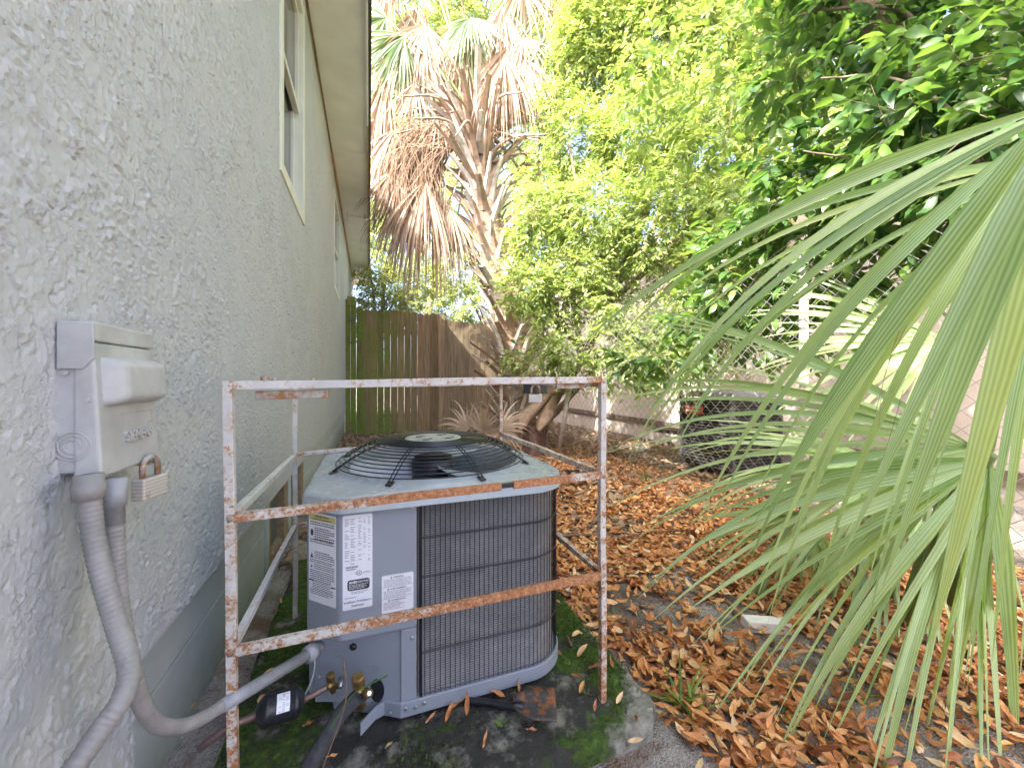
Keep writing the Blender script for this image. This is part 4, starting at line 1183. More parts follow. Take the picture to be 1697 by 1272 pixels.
# black box and its padlock on the far top corner
q = MB(); cb = W(888, 646, 1.75)
q.box(cb.x - 0.05, cb.x + 0.055, cb.y, cb.y + 0.03, cb.z - 0.015, cb.z + 0.040); q.build('lock_plate', M['black_paint'], cage, bevel=0.003)
def padlock(c, w, h, th, right, sh_h, mat, lab, open_shift=0.0):
    root = empty('padlock', c, lab, 'padlock', 'padlocks')
    right = Vector(right).normalized(); f = right.cross(up).normalized()
    q = MB(); q.obox(c - right * w / 2 - f * th / 2 - up * h, right * w, f * th, up * h); q.build('lock_body', M[mat], root, bevel=0.003)
    s_ = w * 0.30; n = 12
    pts = [c - right * s_ - up * 0.004, c - right * s_ + up * sh_h * .5] + [c + right * (-s_ * math.cos(a)) + up * (sh_h * .5 + sh_h * .5 * math.sin(a)) for a in [math.pi * k / n for k in range(1, n)]] + [c + right * s_ + up * sh_h * .5, c + right * s_ - up * 0.004]
    q = MB(); q.tube(pts, w * 0.085, 10); q.build('shackle', M['rust_steel'], root, smooth=True)
    q = MB(); q.obox(c - right * w * .42 - f * (th / 2 + 0.0012) - up * h * 0.86, right * w * .84, f * 0.0012, up * h * 0.10); q.build('base_plate', M['black_paint'], root)
    return root
padlock(W(887, 653, 1.72), 0.058, 0.036, 0.024, (0.94, -0.34, 0.02), 0.040, 'lock', 'small padlock hanging from the top rail of the cage, in front of the palm trunk')

# ================================================================== METER DISCONNECT BOX
bx = empty('disconnect_box', (XW, 0.96, 0.96), 'grey painted electrical disconnect box fixed to the stucco wall', 'electrical box')
y0, y1 = 0.866, 1.050
zt, zb = 1.093, 0.838
# back box
q = MB(); q.box(XW - 0.02, XW + 0.036, y0, y1 + 0.002, zb + 0.004, zt - 0.004); q.build('back_box', M['box_paint'], bx, bevel=0.004)
# hinged cover, deeper at its foot
def wedge(y0, y1, z0, z1, xa, xt, xb):
    return [(xa, y0, z0), (xb, y0, z0), (xb, y1, z0), (xa, y1, z0), (xa, y0, z1), (xt, y0, z1), (xt, y1, z1), (xa, y1, z1)], [(3, 2, 1, 0), (4, 5, 6, 7), (0, 1, 5, 4), (1, 2, 6, 5), (2, 3, 7, 6), (3, 0, 4, 7)]
q = MB(); q.add(*wedge(y0 - 0.003, y1 + 0.006, zb - 0.006, zt - 0.030, XW + 0.022, XW + 0.049, XW + 0.060)); cover = q.build('cover', M['box_paint'], bx, bevel=0.005, seg=3)
q = MB(); q.add(*wedge(y0 - 0.005, y1 + 0.007, zt - 0.029, zt + 0.004, XW + 0.004, XW + 0.050, XW + 0.0515)); q.build('top_cap', M['box_paint'], bx, bevel=0.004, seg=3)
# cheek of the cap on the near side, cut across its lower corner
q = MB(); yy = y0 - 0.0065
pl = [(XW + 0.004, zt + 0.002), (XW + 0.050, zt + 0.002), (XW + 0.0512, zt - 0.058), (XW + 0.036, zt - 0.076), (XW + 0.004, zt - 0.076)]
q.add([(a, yy, c_) for a, c_ in pl] + [(a, yy + 0.004, c_) for a, c_ in pl], [tuple(range(5)), tuple(range(9, 4, -1))] + [((i + 1) % 5, i, 5 + i, 5 + (i + 1) % 5) for i in range(5)]); q.build('cap_cheek', M['box_paint'], bx, bevel=0.0012)
# round knock-out rings on the near side
for r_ in (0.024, 0.018, 0.011):
    q = MB(); c = Vector((XW + 0.022, y0 - 0.0035, 0.888)); n = 28
    q.tube([c + Vector((math.cos(2 * math.pi * k / n) * r_, 0, math.sin(2 * math.pi * k / n) * r_)) for k in range(n + 1)], 0.0010, 6, cap=False); q.build('knockout_ring', M['box_paint'], bx, smooth=True)
# bulge over the handle
def bulge():
    vs = []; ny_, nz_ = 26, 22
    ya, yb2, za, zb2 = y0 + 0.012, y1 + 0.004, 0.952, 1.040
    for i in range(nz_ + 1):
        for j in range(ny_ + 1):
            u, v = j / ny_, i / nz_
            du = min(u, 1 - u) * 2; dv = min(v, 1 - v) * 2
            f = (1 - (1 - min(1, du / 0.30)) ** 2.4) * (1 - (1 - min(1, dv / 0.45)) ** 2.6) if du > 0 and dv > 0 else 0
            z = lerp(za, zb2, v); xb_ = XW + lerp(0.060, 0.049, (z - zb) / (zt - 0.03 - zb)) - 0.0015
            vs.append((xb_ + 0.030 * max(0, f) ** 0.9, lerp(ya, yb2, u), z))
    fs = [(i * (ny_ + 1) + j, i * (ny_ + 1) + j + 1, (i + 1) * (ny_ + 1) + j + 1, (i + 1) * (ny_ + 1) + j) for i in range(nz_) for j in range(ny_)]
    q = MB(); q.add(vs, fs); q.build('handle_bulge', M['box_paint'], bx, smooth=True)
bulge()
# embossed plate outline and maker's name
def face_x(z): return XW + lerp(0.060, 0.049, (z - (zb - 0.006)) / (zt - 0.030 - zb + 0.006))
slope = Vector((face_x(0.95) - face_x(0.85), 0, 0.10)).normalized()
nx_ = Vector((slope.z, 0, -slope.x))
q = MB()
for (ya, za, yb2, zb2) in ((0.925, 0.936, 1.036, 0.936), (1.036, 0.936, 1.036, 0.912), (1.036, 0.912, 0.925, 0.912), (0.925, 0.912, 0.925, 0.936)):
    q.tube([(face_x(za), ya, za), (face_x(zb2), yb2, zb2)], 0.0009, 5)
q.build('embossed_frame', M['box_paint'], cover, smooth=True)
text_mesh('SIEMENS', 0.028, M['box_paint'], Vector((face_x(0.888) + 0.0006, 0.934, 0.883)), (0, 1, 0), slope, nx_, cover, name='embossed_name', bold=0.0007, extr=0.0040, width=0.092)
q = MB(); q.box(XW + 0.02, XW + 0.066, y1 - 0.05, y1 - 0.02, zb - 0.012, zb - 0.007); q.build('hasp_tab', M['rust_steel'], bx)
for (yy_, zz_) in ((y0 - 0.004, 1.01), (y0 - 0.004, 0.965)):
    q = MB(); q.lathe((XW + (0.014 if zz_ > 1 else 0.042), yy_, zz_), [(0.004, 0.002), (0.004, -0.002), (0, -0.002)], 8, (0, 1, 0)); q.build('rivet', M['box_paint'], bx)
# padlock
padlock(Vector((XW + 0.068, 1.000, 0.803)), 0.062, 0.043, 0.024, (0.25, 0.97, 0.0), 0.040, 'lock', 'weathered padlock hanging at the foot of the grey electrical box')

# ------------------------------------------------------------------ conduits
def flex(path, r, name, mat, parent, pitch=0.0085, amp=0.09, y_from=0.0, y_to=1.0, n=16):
    """ribbed flexible conduit: radius ripples along the path"""
    P = smooth_path(path, 40)
    L = [0]
    for a, bb in zip(P, P[1:]): L.append(L[-1] + (bb - a).length)
    tot = L[-1]; m = int(tot / (pitch / 4)); pts = []; rs = []
    k = 0
    for i in range(m + 1):
        s_ = tot * i / m
        while k < len(L) - 2 and L[k + 1] < s_: k += 1
        f = (s_ - L[k]) / max(1e-9, L[k + 1] - L[k]); pts.append(P[k].lerp(P[k + 1], f))
        t_ = s_ / tot
        rs.append(r * (1 + (amp * (0.5 + 0.5 * math.sin(s_ / pitch * 2 * math.pi)) if y_from <= t_ <= y_to else 0)))
    q = MB(); q.tube(pts, rs, n); return q.build(name, M[mat], parent, smooth=True)
cdA = empty('flexible_conduit', (XW, 0.9, 0.8), 'ribbed grey conduit dropping from the electrical box and curving left at the bottom', 'conduit', 'conduits below the electrical box')
D = 0.64
q = MB(); q.tube([W(147, 786, 0.635), W(148, 800, 0.635), W(148, 801, 0.635), W(149, 826, 0.635)], [0.0185, 0.0185, 0.0210, 0.0190], 20); q.build('connector', M['conduit'], cdA, smooth=True)
flex([W(149, 824, 0.635), W(154, 880, 0.632), W(171, 960, 0.622), W(195, 1040, 0.618), W(214, 1105, 0.60), W(203, 1155, 0.575), W(172, 1200, 0.555), W(120, 1275, 0.52), W(60, 1340, 0.50)], 0.0135, 'hose', 'conduit', cdA)
cdB = empty('conduit_to_unit', (XW, 1.0, 0.8), 'grey conduit running from the electrical box along the ground into the air conditioner', 'conduit', 'conduits below the electrical box')
q = MB(); q.tube([W(190, 792, 0.685), W(190, 838, 0.685), W(190, 839, 0.685), W(191, 868, 0.685)], [0.0165, 0.0165, 0.0140, 0.0135], 18); q.build('connector', M['pvc'], cdB, smooth=True)
flex([W(191, 850, 0.685), W(193, 930, 0.685), W(200, 1010, 0.675), W(212, 1080, 0.655), W(224, 1130, 0.660), W(238, 1172, 0.68), W(262, 1200, 0.715), W(295, 1204, 0.76), W(330, 1192, 0.80), W(372, 1167, 0.865)], 0.0122, 'hose', 'conduit', cdB)
q = MB(); q.tube([W(366, 1170, 0.855), W(400, 1150, 0.905), W(517, 1080, 1.105)], 0.0145, 18); q.build('rigid_pipe', M['pvc'], cdB, smooth=True)
q = MB(); q.tube([W(507, 1086, 1.085), W(511, 1083.5, 1.092), W(512, 1083, 1.093), W(521, 1077, 1.112)], [0.0215, 0.0215, 0.0235, 0.0225], 18); q.tube([W(519, 1078, 1.108), W(530, 1072, 1.135)], 0.016, 14); q.build('coupling', M['pvc'], cdB, smooth=True)
# thin ground wire from the coupling down to the drier line
q = MB(); q.tube(smooth_path([W(521, 1088, 1.10), W(521, 1105, 1.09), W(516, 1128, 1.06), W(505, 1152, 1.02)], 6), 0.0026, 8); q.build('ground_wire', M['pvc'], cdB, smooth=True)
# ================================================================== LEAF TOOLS
def leaf_template(kind):
    """leaf along +x, unit length, normal +z. returns V, F(quads/tris as quads), across"""
    if kind == 'diamond':     # 2 triangles each side folded on the midrib
        V = [(0, 0, 0), (0.45, 0.20, 0.05), (1, 0, -0.08), (0.45, -0.20, 0.05), (0.5, 0, 0.0)]
        F = [(0, 4, 1, 1), (4, 2, 1, 1), (0, 3, 4, 4), (4, 3, 2, 2)]
        V = V[:4] ; F = [(0, 2, 1), (0, 3, 2)]
        return np.array(V, float), np.array(F)
    if kind == 'mid':
        st = [(0.0, 0.03, 0), (0.45, 0.175, 0.03), (1.0, 0.0, -0.10)]
    elif kind == 'big':
        st = [(0.0, 0.012, -0.02), (0.10, 0.075, 0.01), (0.28, 0.165, 0.035), (0.50, 0.195, 0.04), (0.72, 0.150, 0.015), (0.90, 0.060, -0.05), (1.0, 0.0, -0.11)]
    elif kind == 'dry':
        st = [(0.0, 0.015, 0.10), (0.28, 0.18, 0.01), (0.68, 0.18, 0.02), (1.0, 0.0, 0.14)]
    V = []; F = []
    for (x, w, z) in st:
        V += [(x, w, z + w * 0.28), (x, 0, z), (x, -w, z + w * 0.28)]
    for i in range(len(st) - 1):
        a = 3 * i
        F += [(a, a + 1, a + 4, a + 3), (a + 1, a + 2, a + 5, a + 4)]
    return np.array(V, float), np.array(F)

def frames(dirs, normals):
    x = dirs / np.linalg.norm(dirs, axis=1)[:, None]
    y = np.cross(normals, x); y /= (np.linalg.norm(y, axis=1)[:, None] + 1e-9)
    z = np.cross(x, y)
    return np.stack([x, y, z], -1)      # columns

def leaf_cloud(name, kind, P, D, N, S, mat, parent=None, tint=None, curl=None):
    V, F = leaf_template(kind)
    n = len(P); k = len(V)
    R3 = frames(D, N)
    T = np.broadcast_to(V, (n, k, 3)).copy()
    if curl is not None:
        T[:, :, 2] += curl[:, None] * (T[:, :, 0] - 0.5) ** 2 * 2
    out = np.einsum('nij,nkj->nki', R3, T) * S[:, None, None] + P[:, None, :]
    FF = (F[None] + (np.arange(n) * k)[:, None, None]).reshape(-1, F.shape[1])
    if tint is None: tint = rng.random(n)
    return np_mesh(name, out.reshape(-1, 3), FF, mat, parent, smooth=(kind != 'diamond'), tint=np.repeat(tint, k))

def twig_leaves(blobs, n_twigs, per, size, length, droop=0.25, surf=0.55, up_bias=0.7, seed=1, clip=None):
    """leaves set along many short twigs inside ellipsoid blobs; returns P, D, N, S, tint and twig lines"""
    r = np.random.default_rng(seed)
    C = np.array([b[:3] for b in blobs], float); RR = np.array([b[3:6] if len(b) >= 6 else (b[3],) * 3 for b in blobs], float)
    vol = RR.prod(1) ** (2 / 3); pick = r.choice(len(blobs), n_twigs, p=vol / vol.sum())
    u = r.normal(size=(n_twigs, 3)); u /= np.linalg.norm(u, axis=1)[:, None]
    rad = r.random(n_twigs) ** (1 / 3) * (1 - surf) + surf * (0.7 + 0.3 * r.random(n_twigs))
    o = C[pick] + u * rad[:, None] * RR[pick]
    d = u * 0.8 + r.normal(size=(n_twigs, 3)) * 0.55 + np.array([0, 0, -droop]); d /= np.linalg.norm(d, axis=1)[:, None]
    if clip is not None:
        k = clip(o); o, d = o[k], d[k]; n_twigs = len(o)
    L = length * r.uniform(0.6, 1.3, n_twigs)
    t = (np.arange(per) + 0.6) / per
    P = o[:, None] + d[:, None] * (t[None, :, None] * L[:, None, None])
    P[:, :, 2] -= droop * 0.5 * (t[None] ** 2) * L[:, None]
    side = np.cross(d, np.array([0, 0, 1.0])); side /= (np.linalg.norm(side, axis=1)[:, None] + 1e-6)
    alt = np.where(np.arange(per) % 2 == 0, 1.0, -1.0)
    D = d[:, None] * 0.75 + side[:, None] * alt[None, :, None] * 0.8 + r.normal(size=(n_twigs, per, 3)) * 0.28
    D[:, :, 2] -= droop * 0.8
    N = np.array([0, 0, 1.0]) * up_bias + r.normal(size=(n_twigs, per, 3)) * 0.45
    S = size * r.uniform(0.6, 1.2, (n_twigs, per)) * (1.0 - 0.25 * t[None])
    base_t = r.random(n_twigs)
    ti = np.clip(base_t[:, None] * 0.6 + 0.45 * t[None] + r.normal(size=(n_twigs, per)) * 0.12 - 0.1, 0, 1)
    lines_ = (o - d * 0.1 * L[:, None], o + d * L[:, None] + np.array([0, 0, -droop * 0.5]) * L[:, None])
    return P.reshape(-1, 3), D.reshape(-1, 3), N.reshape(-1, 3), S.ravel(), ti.ravel(), lines_

def twig_mesh(name, lines_, r0, mat, parent):
    a, b = lines_; n = len(a)
    d = b - a; s = np.cross(d, np.array([0.3, 0.2, 1.0])); s /= np.linalg.norm(s, axis=1)[:, None] + 1e-9; t = np.cross(d, s); t /= np.linalg.norm(t, axis=1)[:, None] + 1e-9
    V = np.stack([a + s * r0, a - s * r0 * .5 + t * r0 * .87, a - s * r0 * .5 - t * r0 * .87, b], 1).reshape(-1, 3)
    F = (np.array([(0, 1, 3), (1, 2, 3), (2, 0, 3)])[None] + (np.arange(n) * 4)[:, None, None]).reshape(-1, 3)
    o = np_mesh(name, V, F, mat, parent); tag(o, kind='stuff'); return o

def branch(pts, r0, r1, name, mat, parent, n=9):
    P = smooth_path(pts, 6); m = len(P)
    P = [p + Vector((rnd.uniform(-1, 1), rnd.uniform(-1, 1), rnd.uniform(-1, 1))) * r0 * 0.18 for p in P]
    q = MB(); q.tube(P, [lerp(r0, r1, i / (m - 1)) for i in range(m)], n); return q.build(name, mat, parent, smooth=True)

def B(px, py, d, r, rz=None):
    p = W(px, py, d); return (p.x, p.y, p.z, r, r, rz or r)

# ================================================================== SMALL-LEAVED TREE (middle)
t1b = G(893, 742, -0.15)
t1 = empty('broadleaf_tree', tuple(t1b), 'bright green small-leaved tree filling the middle, its trunk leaning right from beside the palm', 'tree')
trunk_pts = [t1b, W(900, 700, 6.4), W(925, 650, 6.3), W(965, 590, 6.1), W(1010, 500, 5.9), W(1060, 380, 5.8), W(1100, 250, 5.8)]
branch(trunk_pts, 0.11, 0.05, 'trunk', M['bark'], t1, 12)
for pp in ([W(915, 690, 6.3), W(960, 640, 6.1), W(1020, 570, 5.7), W(1100, 480, 5.2), W(1160, 400, 4.8)],
           [W(965, 590, 6.1), W(950, 480, 5.9), W(960, 350, 5.8), W(940, 220, 6.0)],
           [W(1010, 500, 5.9), W(1100, 420, 5.6), W(1180, 300, 5.4), W(1220, 150, 5.3)],
           [W(965, 590, 6.1), W(930, 530, 5.6), W(890, 470, 5.3)]):
    branch(pp, 0.05, 0.014, 'limb', M['bark'], t1)
blobs = [B(975, 90, 6.4, .62), B(1090, 60, 6.0, .75), B(1220, 80, 5.6, .75), B(960, 230, 6.1, .50), B(1070, 220, 5.8, .70), B(1180, 230, 5.4, .75), B(1290, 250, 5.0, .6),
         B(905, 350, 5.8, .42), B(990, 360, 5.6, .60), B(1100, 370, 5.3, .62), B(1210, 380, 5.0, .6), B(870, 470, 5.5, .34), B(945, 480, 5.4, .48), B(1045, 490, 5.2, .50), B(1145, 480, 4.9, .46),
         B(920, 560, 5.3, .30), B(1010, 565, 5.1, .34), B(1090, 560, 4.9, .32), B(1000, 20, 6.2, .7), B(1160, -60, 6.0, .9), B(1020, -90, 6.4, .8), B(1300, 60, 5.4, .7), B(860, 590, 5.6, .16), B(930, 500, 5.6, .36), B(935, 590, 5.2, .26), B(1010, 610, 4.9, .20), B(1070, 600, 4.7, .26), B(1130, 600, 4.4, .22), B(990, 440, 6.2, .5), B(1120, 540, 4.8, .3), B(900, 300, 6.4, .36), B(1170, 560, 4.3, .25), B(880, 400, 5.7, .3), B(925, 170, 6.2, .26)]
SUNV = np.array(tuple(TO_SUN))
def leaves_gap(o):
    """openings in the crown through which the sun reaches the tan wall and the sand before it"""
    keep = np.ones(len(o), bool)
    for q0, r_ in (((4.6, 4.9, 0.5), .34), ((4.6, 4.55, 0.9), .28), ((4.2, 5.4, -0.1), .34), ((4.6, 6.8, 1.0), .22), ((4.6, 3.3, 1.5), .2), ((4.6, 8.6, 1.0), .3)):
        d = o - np.array(q0); t_ = d @ SUNV; keep &= np.linalg.norm(d - t_[:, None] * SUNV, axis=1) > r_
    return keep
P_, D_, N_, S_, T_, Ln = twig_leaves(blobs, 11500, 9, 0.108, 0.28, droop=0.30, seed=3, surf=0.35, clip=leaves_gap)
tag(leaf_cloud('crown', 'mid', P_, D_, N_, S_, M['leaf_light'], t1, T_), kind='stuff')
twig_mesh('twigs', Ln, 0.0035, M['bark'], t1)

# ================================================================== GLOSSY LARGE-LEAVED TREE (near right)
t2 = empty('glossy_leaved_tree', (3.75, 0.75, -0.1), 'dark glossy large-leaved tree hanging into the upper right corner from beyond the chain-link fence', 'tree')
branch([(3.75, 0.75, -0.2), (3.65, 0.8, 1.0), (3.15, 1.15, 2.0), (2.95, 1.4, 2.9), (2.7, 1.7, 3.9)], 0.13, 0.06, 'trunk', M['bark'], t2, 12)
for pp in ([(3.2, 1.1, 1.7), W(1560, 330, 2.1), W(1430, 270, 2.15), W(1330, 250, 2.2)],
           [(3.15, 1.15, 2.0), W(1600, 210, 1.9), W(1480, 130, 2.0), W(1360, 130, 2.2)],
           [(3.2, 1.1, 1.6), W(1560, 420, 2.4), W(1400, 450, 2.7), W(1250, 470, 3.1), W(1160, 500, 3.3)],
           [(2.95, 1.4, 2.9), W(1500, 20, 2.2), W(1350, 20, 2.4), W(1250, 60, 2.7)],
           [(3.2, 1.1, 1.8), W(1640, 380, 2.3), W(1560, 400, 2.6), W(1480, 420, 2.8)]):
    branch(pp, 0.016, 0.004, 'limb', M['bark'], t2)
blobs2 = [B(1300, 130, 2.7, .22), B(1390, 60, 2.5, .30), B(1480, 80, 2.2, .30), B(1600, 70, 2.0, .32), B(1690, 120, 1.9, .30), B(1330, 250, 2.6, .24), B(1440, 200, 2.2, .28), B(1560, 200, 1.9, .28), B(1680, 260, 1.9, .3),
          B(1300, 350, 2.9, .30), B(1420, 330, 2.5, .30), B(1540, 330, 2.2, .28), B(1650, 360, 2.1, .26), B(1220, 440, 3.2, .34), B(1330, 440, 2.9, .34), B(1450, 440, 2.6, .28), B(1170, 520, 3.5, .26), B(1260, 530, 3.3, .27), B(1350, 530, 3.0, .22), B(1100, 590, 3.6, .13), B(1060, 600, 3.9, .12),
          B(1450, -40, 2.6, .4), B(1600, -40, 2.3, .4), B(1380, -90, 3.0, .5)]
P_, D_, N_, S_, T_, Ln = twig_leaves(blobs2, 1050, 7, 0.155, 0.23, droop=0.35, seed=14, surf=0.35, clip=leaves_gap)
# nearest leaves become single parts, the rest one mass
cdir = np.array([SN, CS, 0.0]); dep = (P_ - np.array([0, 0, 1.0])) @ cdir
lat = (P_ - np.array([0, 0, 1.0])) @ np.array([CS, -SN, 0.0])
inview = (np.abs(lat / dep) < 1.32) & (P_[:, 2] - 1 < dep * 0.97)
far = dep > 1.25
P_, D_, N_, S_, T_, dep, inview = [a[far] for a in (P_, D_, N_, S_, T_, dep, inview)]
size_px = np.where(inview, S_ / dep, 0)
order = np.argsort(-size_px); near = order[:280]; rest = order[280:]
tag(leaf_cloud('foliage', 'big', P_[rest], D_[rest], N_[rest], S_[rest], M['leaf_dark'], t2, T_[rest]), kind='stuff')
# canopy above the picture, which keeps the corner in shade
blobs2b = [(2.2, 1.5, 4.6, .9, .9, .5), (1.9, 0.4, 4.4, 1.0, 1.0, .5), (3.0, 1.2, 4.0, .8, 1.0, .6), (1.3, 2.2, 5.2, .7, .8, .4)]
q_ = twig_leaves(blobs2b, 850, 7, 0.15, 0.3, droop=0.2, seed=15, surf=0.4, clip=leaves_gap)
tag(leaf_cloud('upper_foliage', 'mid', q_[0], q_[1], q_[2], q_[3], M['leaf_dark'], t2, q_[4]), kind='stuff')
twig_mesh('twigs', Ln, 0.0028, M['bark'], t2)

def curved_leaf(nm, L, w, fold, bend, wav, mat, tint, seed):
    """one large leaf with a midrib fold and a bend, 20 quads"""
    r = random.Random(seed); ns, V, F, ac = 8, [], [], []
    for i in range(ns + 1):
        t = i / ns
        ww = w * (math.sin(math.pi * min(1, t ** 0.85)) ** 0.8) * (1 - 0.15 * t) if 0 < t < 1 else (0.0012 / L if t == 0 else 0.0)
        if t == 0: ww = 0.006
        z = -bend * (t ** 2)
        for k in (-1, -0.5, 0, 0.5, 1):
            V.append((L * (t - 0.10 * bend * t * t), L * ww * k, L * (z + abs(k) * ww * fold + wav * 0.05 * math.sin(t * 9 + k * 2))))
            ac.append(k)
    for i in range(ns):
        for k in range(4):
            a = i * 5 + k; F.append((a, a + 1, a + 6, a + 5))
    me = bpy.data.meshes.new(nm); me.from_pydata(V, [], F); me.materials.append(mat)
    me.polygons.foreach_set('use_smooth', [True] * len(F))
    a1 = me.attributes.new('tint', 'FLOAT', 'POINT'); a1.data.foreach_set('value', [tint] * len(V))
    a2 = me.attributes.new('across', 'FLOAT', 'POINT'); a2.data.foreach_set('value', ac)
    me.update(); return me
LV = [curved_leaf('leaf', 1.0, 0.135 + 0.045 * rnd.random(), 0.15 + 0.35 * rnd.random(), 0.05 + 0.45 * rnd.random(), rnd.random(), M['leaf_dark'], i / 11, i) for i in range(12)]
def place_np(name, me, p, d, n, s, parent):
    F3 = frames(np.array([d]), np.array([n]))[0]
    o = bpy.data.objects.new(name, me); COL.objects.link(o)
    o.parent = parent
    m3 = Matrix(F3.tolist()) 
    o.rotation_mode = 'QUATERNION'; o.rotation_quaternion = m3.to_quaternion(); o.scale = (s, s, s)
    o.location = Vector(p) - (Vector(parent.location) if parent else Vector())
    return o
for i in near:
    ti = int(np.clip(T_[i] * 11 + rnd.uniform(-2, 2), 0, 11))
    place_np('leaf', LV[ti], P_[i], D_[i], N_[i], float(S_[i]) * 1.05, t2)

# a few nearer twigs of the same kind, in the light between the two crowns
b3 = [B(1080, 110, 4.2, .34), B(1180, 180, 3.8, .34), B(1260, 120, 3.4, .3), B(1140, 270, 4.2, .3), B(1230, 300, 3.6, .3), B(1060, 200, 4.6, .3), B(1180, 60, 3.8, .35), B(1200, 390, 3.9, .3)]
q_ = twig_leaves(b3, 260, 7, 0.125, 0.24, droop=0.3, seed=16, surf=0.3, clip=leaves_gap)
tag(leaf_cloud('outer_foliage', 'big', q_[0], q_[1], q_[2], q_[3], M['leaf_light'], t2, q_[4] * .7), kind='stuff')
twig_mesh('twigs', q_[5], 0.0028, M['bark'], t2)
# ================================================================== TREES BEYOND THE FENCE
def far_tree(base, blobs, n, size, label, mat, seed, kind='mid', trunk=0.1, per=8, length=0.45):
    t_ = empty('background_tree', tuple(base), label, 'tree', 'trees beyond the wooden fence')
    c = np.mean(np.array([b[:3] for b in blobs]), 0)
    branch([Vector(base), Vector(base).lerp(Vector(c), .5) + Vector((.1, 0, 0)), Vector(c)], trunk, trunk * .4, 'trunk', M['bark'], t_)
    for b in blobs[:6]:
        branch([Vector(base).lerp(Vector(c), .6), Vector(base).lerp(Vector(c), .6).lerp(Vector(b[:3]), .5) + Vector((0, 0, .1)), Vector(b[:3])], trunk * .4, trunk * .12, 'limb', M['bark'], t_, 6)
    q_ = twig_leaves(blobs, n, per, size, length, droop=0.25, seed=seed)
    tag(leaf_cloud('crown', kind, q_[0], q_[1], q_[2], q_[3], mat, t_, q_[4]), kind='stuff')
    twig_mesh('twigs', q_[5], 0.006, M['bark'], t_)
g = G(640, 690, -0.25)
far_tree((-0.2, 11.5, -0.3), [B(600, 330, 12.5, .8), B(610, 430, 11.3, .8), B(650, 480, 11.0, .7), B(620, 520, 10.8, .6), B(690, 460, 11.3, .75), B(700, 510, 11.0, .6), B(620, 380, 11.8, .6)], 1500, 0.16, 'bushy bright tree above the left end of the picket fence, against the eave', M['leaf_far'], 31)
far_tree((2.6, 11.8, -0.3), [B(755, 450, 11.2, .8), B(790, 500, 10.9, .7), B(745, 510, 10.8, .55), B(830, 440, 11.5, .8), B(880, 500, 11.0, .8), B(850, 380, 12.0, .8), B(930, 520, 11.5, .9), B(960, 440, 12, 1.0)], 1500, 0.16, 'leafy tree rising over the picket fence behind the palm trunk', M['leaf_far'], 32, per=12)
far_tree((1.6, 17, -0.3), [B(700, -20, 17, 1.8), B(820, -60, 17, 1.9), B(600, 60, 17, 1.6), B(900, -40, 17, 1.8), B(640, 250, 16.5, 1.4), B(700, 160, 17, 1.6), B(780, 330, 17, 1.5), B(680, 340, 17, 1.3), B(850, 200, 17, 1.6), B(920, 100, 17.5, 1.7), B(900, 320, 16.5, 1.5), B(760, 60, 17.5, 1.5)], 4200, 0.26, 'tall hazy tree far behind the palm crown', M['leaf_far'], 33, trunk=0.2, length=0.7)
far_tree((7.5, 13.0, -0.3), [B(960, 350, 14, 1.5), B(1060, 200, 14, 1.7), B(1160, 380, 13.5, 1.5), B(1040, 480, 13.5, 1.2), B(1250, 150, 13, 1.8), B(1280, 380, 12.5, 1.4), B(1100, 30, 14, 1.6)], 2000, 0.22, 'light green tree behind the small-leaved tree, over the tan house', M['leaf_far'], 34, trunk=0.2, length=0.7)
far_tree((11.5, 6.0, -0.3), [B(1400, 330, 10, 1.3), B(1500, 200, 10, 1.6), B(1620, 300, 9.5, 1.4), B(1400, 80, 10.5, 1.6), B(1680, 100, 9.5, 1.6), B(1560, 420, 9.5, 1.0)], 1400, 0.22, 'tree beyond the tan house showing through the upper right foliage', M['leaf_far'], 35, trunk=0.2, length=0.7)

# ================================================================== PALM FRONDS
def segment(mb, hub, d0, side, nrm, L, w, droop, fuse_w, ns=12, fold=0.25, tip=1.0, curl=0.0, wind=0.0):
    """one leaf segment: folded ribbon that narrows to its tip and sags; rows of 3"""
    p = Vector(hub); v = Vector(d0).normalized(); V = []; ac = []
    ds = L / ns
    side = Vector(side).normalized()
    for i in range(ns + 1):
        t = i / ns
        if t < 0.30: ww = lerp(0.15, 1.0, t / 0.30)
        else: ww = (1 - (t - 0.30) / 0.70) ** 0.85
        ww = ww * w
        n_ = side.cross(v).normalized()
        if n_.dot(Vector(nrm)) < 0: n_ = -n_
        s_ = (side + Vector(nrm) * curl * t).normalized()
        for k in (-1, 0, 1):
            V.append(p + s_ * k * ww * 0.5 + n_ * (abs(k) * ww * fold)); ac.append(k)
        v = (v + Vector((wind * t, 0, -droop * (0.25 + t * 1.6) * ds))).normalized()
        p = p + v * ds
    F = [(3 * i + k, 3 * i + k + 1, 3 * i + 4 + k, 3 * i + 3 + k) for i in range(ns) for k in (0, 1)]
    return V, F, ac

def seg_obj(name, data, mat, parent, tint):
    V, F, ac = data
    me = bpy.data.meshes.new(name); me.from_pydata([tuple(v) for v in V], [], F); me.materials.append(mat)
    me.polygons.foreach_set('use_smooth', [True] * len(F))
    a1 = me.attributes.new('tint', 'FLOAT', 'POINT'); a1.data.foreach_set('value', [tint] * len(V))
    a2 = me.attributes.new('across', 'FLOAT', 'POINT'); a2.data.foreach_set('value', ac)
    me.update(); return link(name, me, parent)

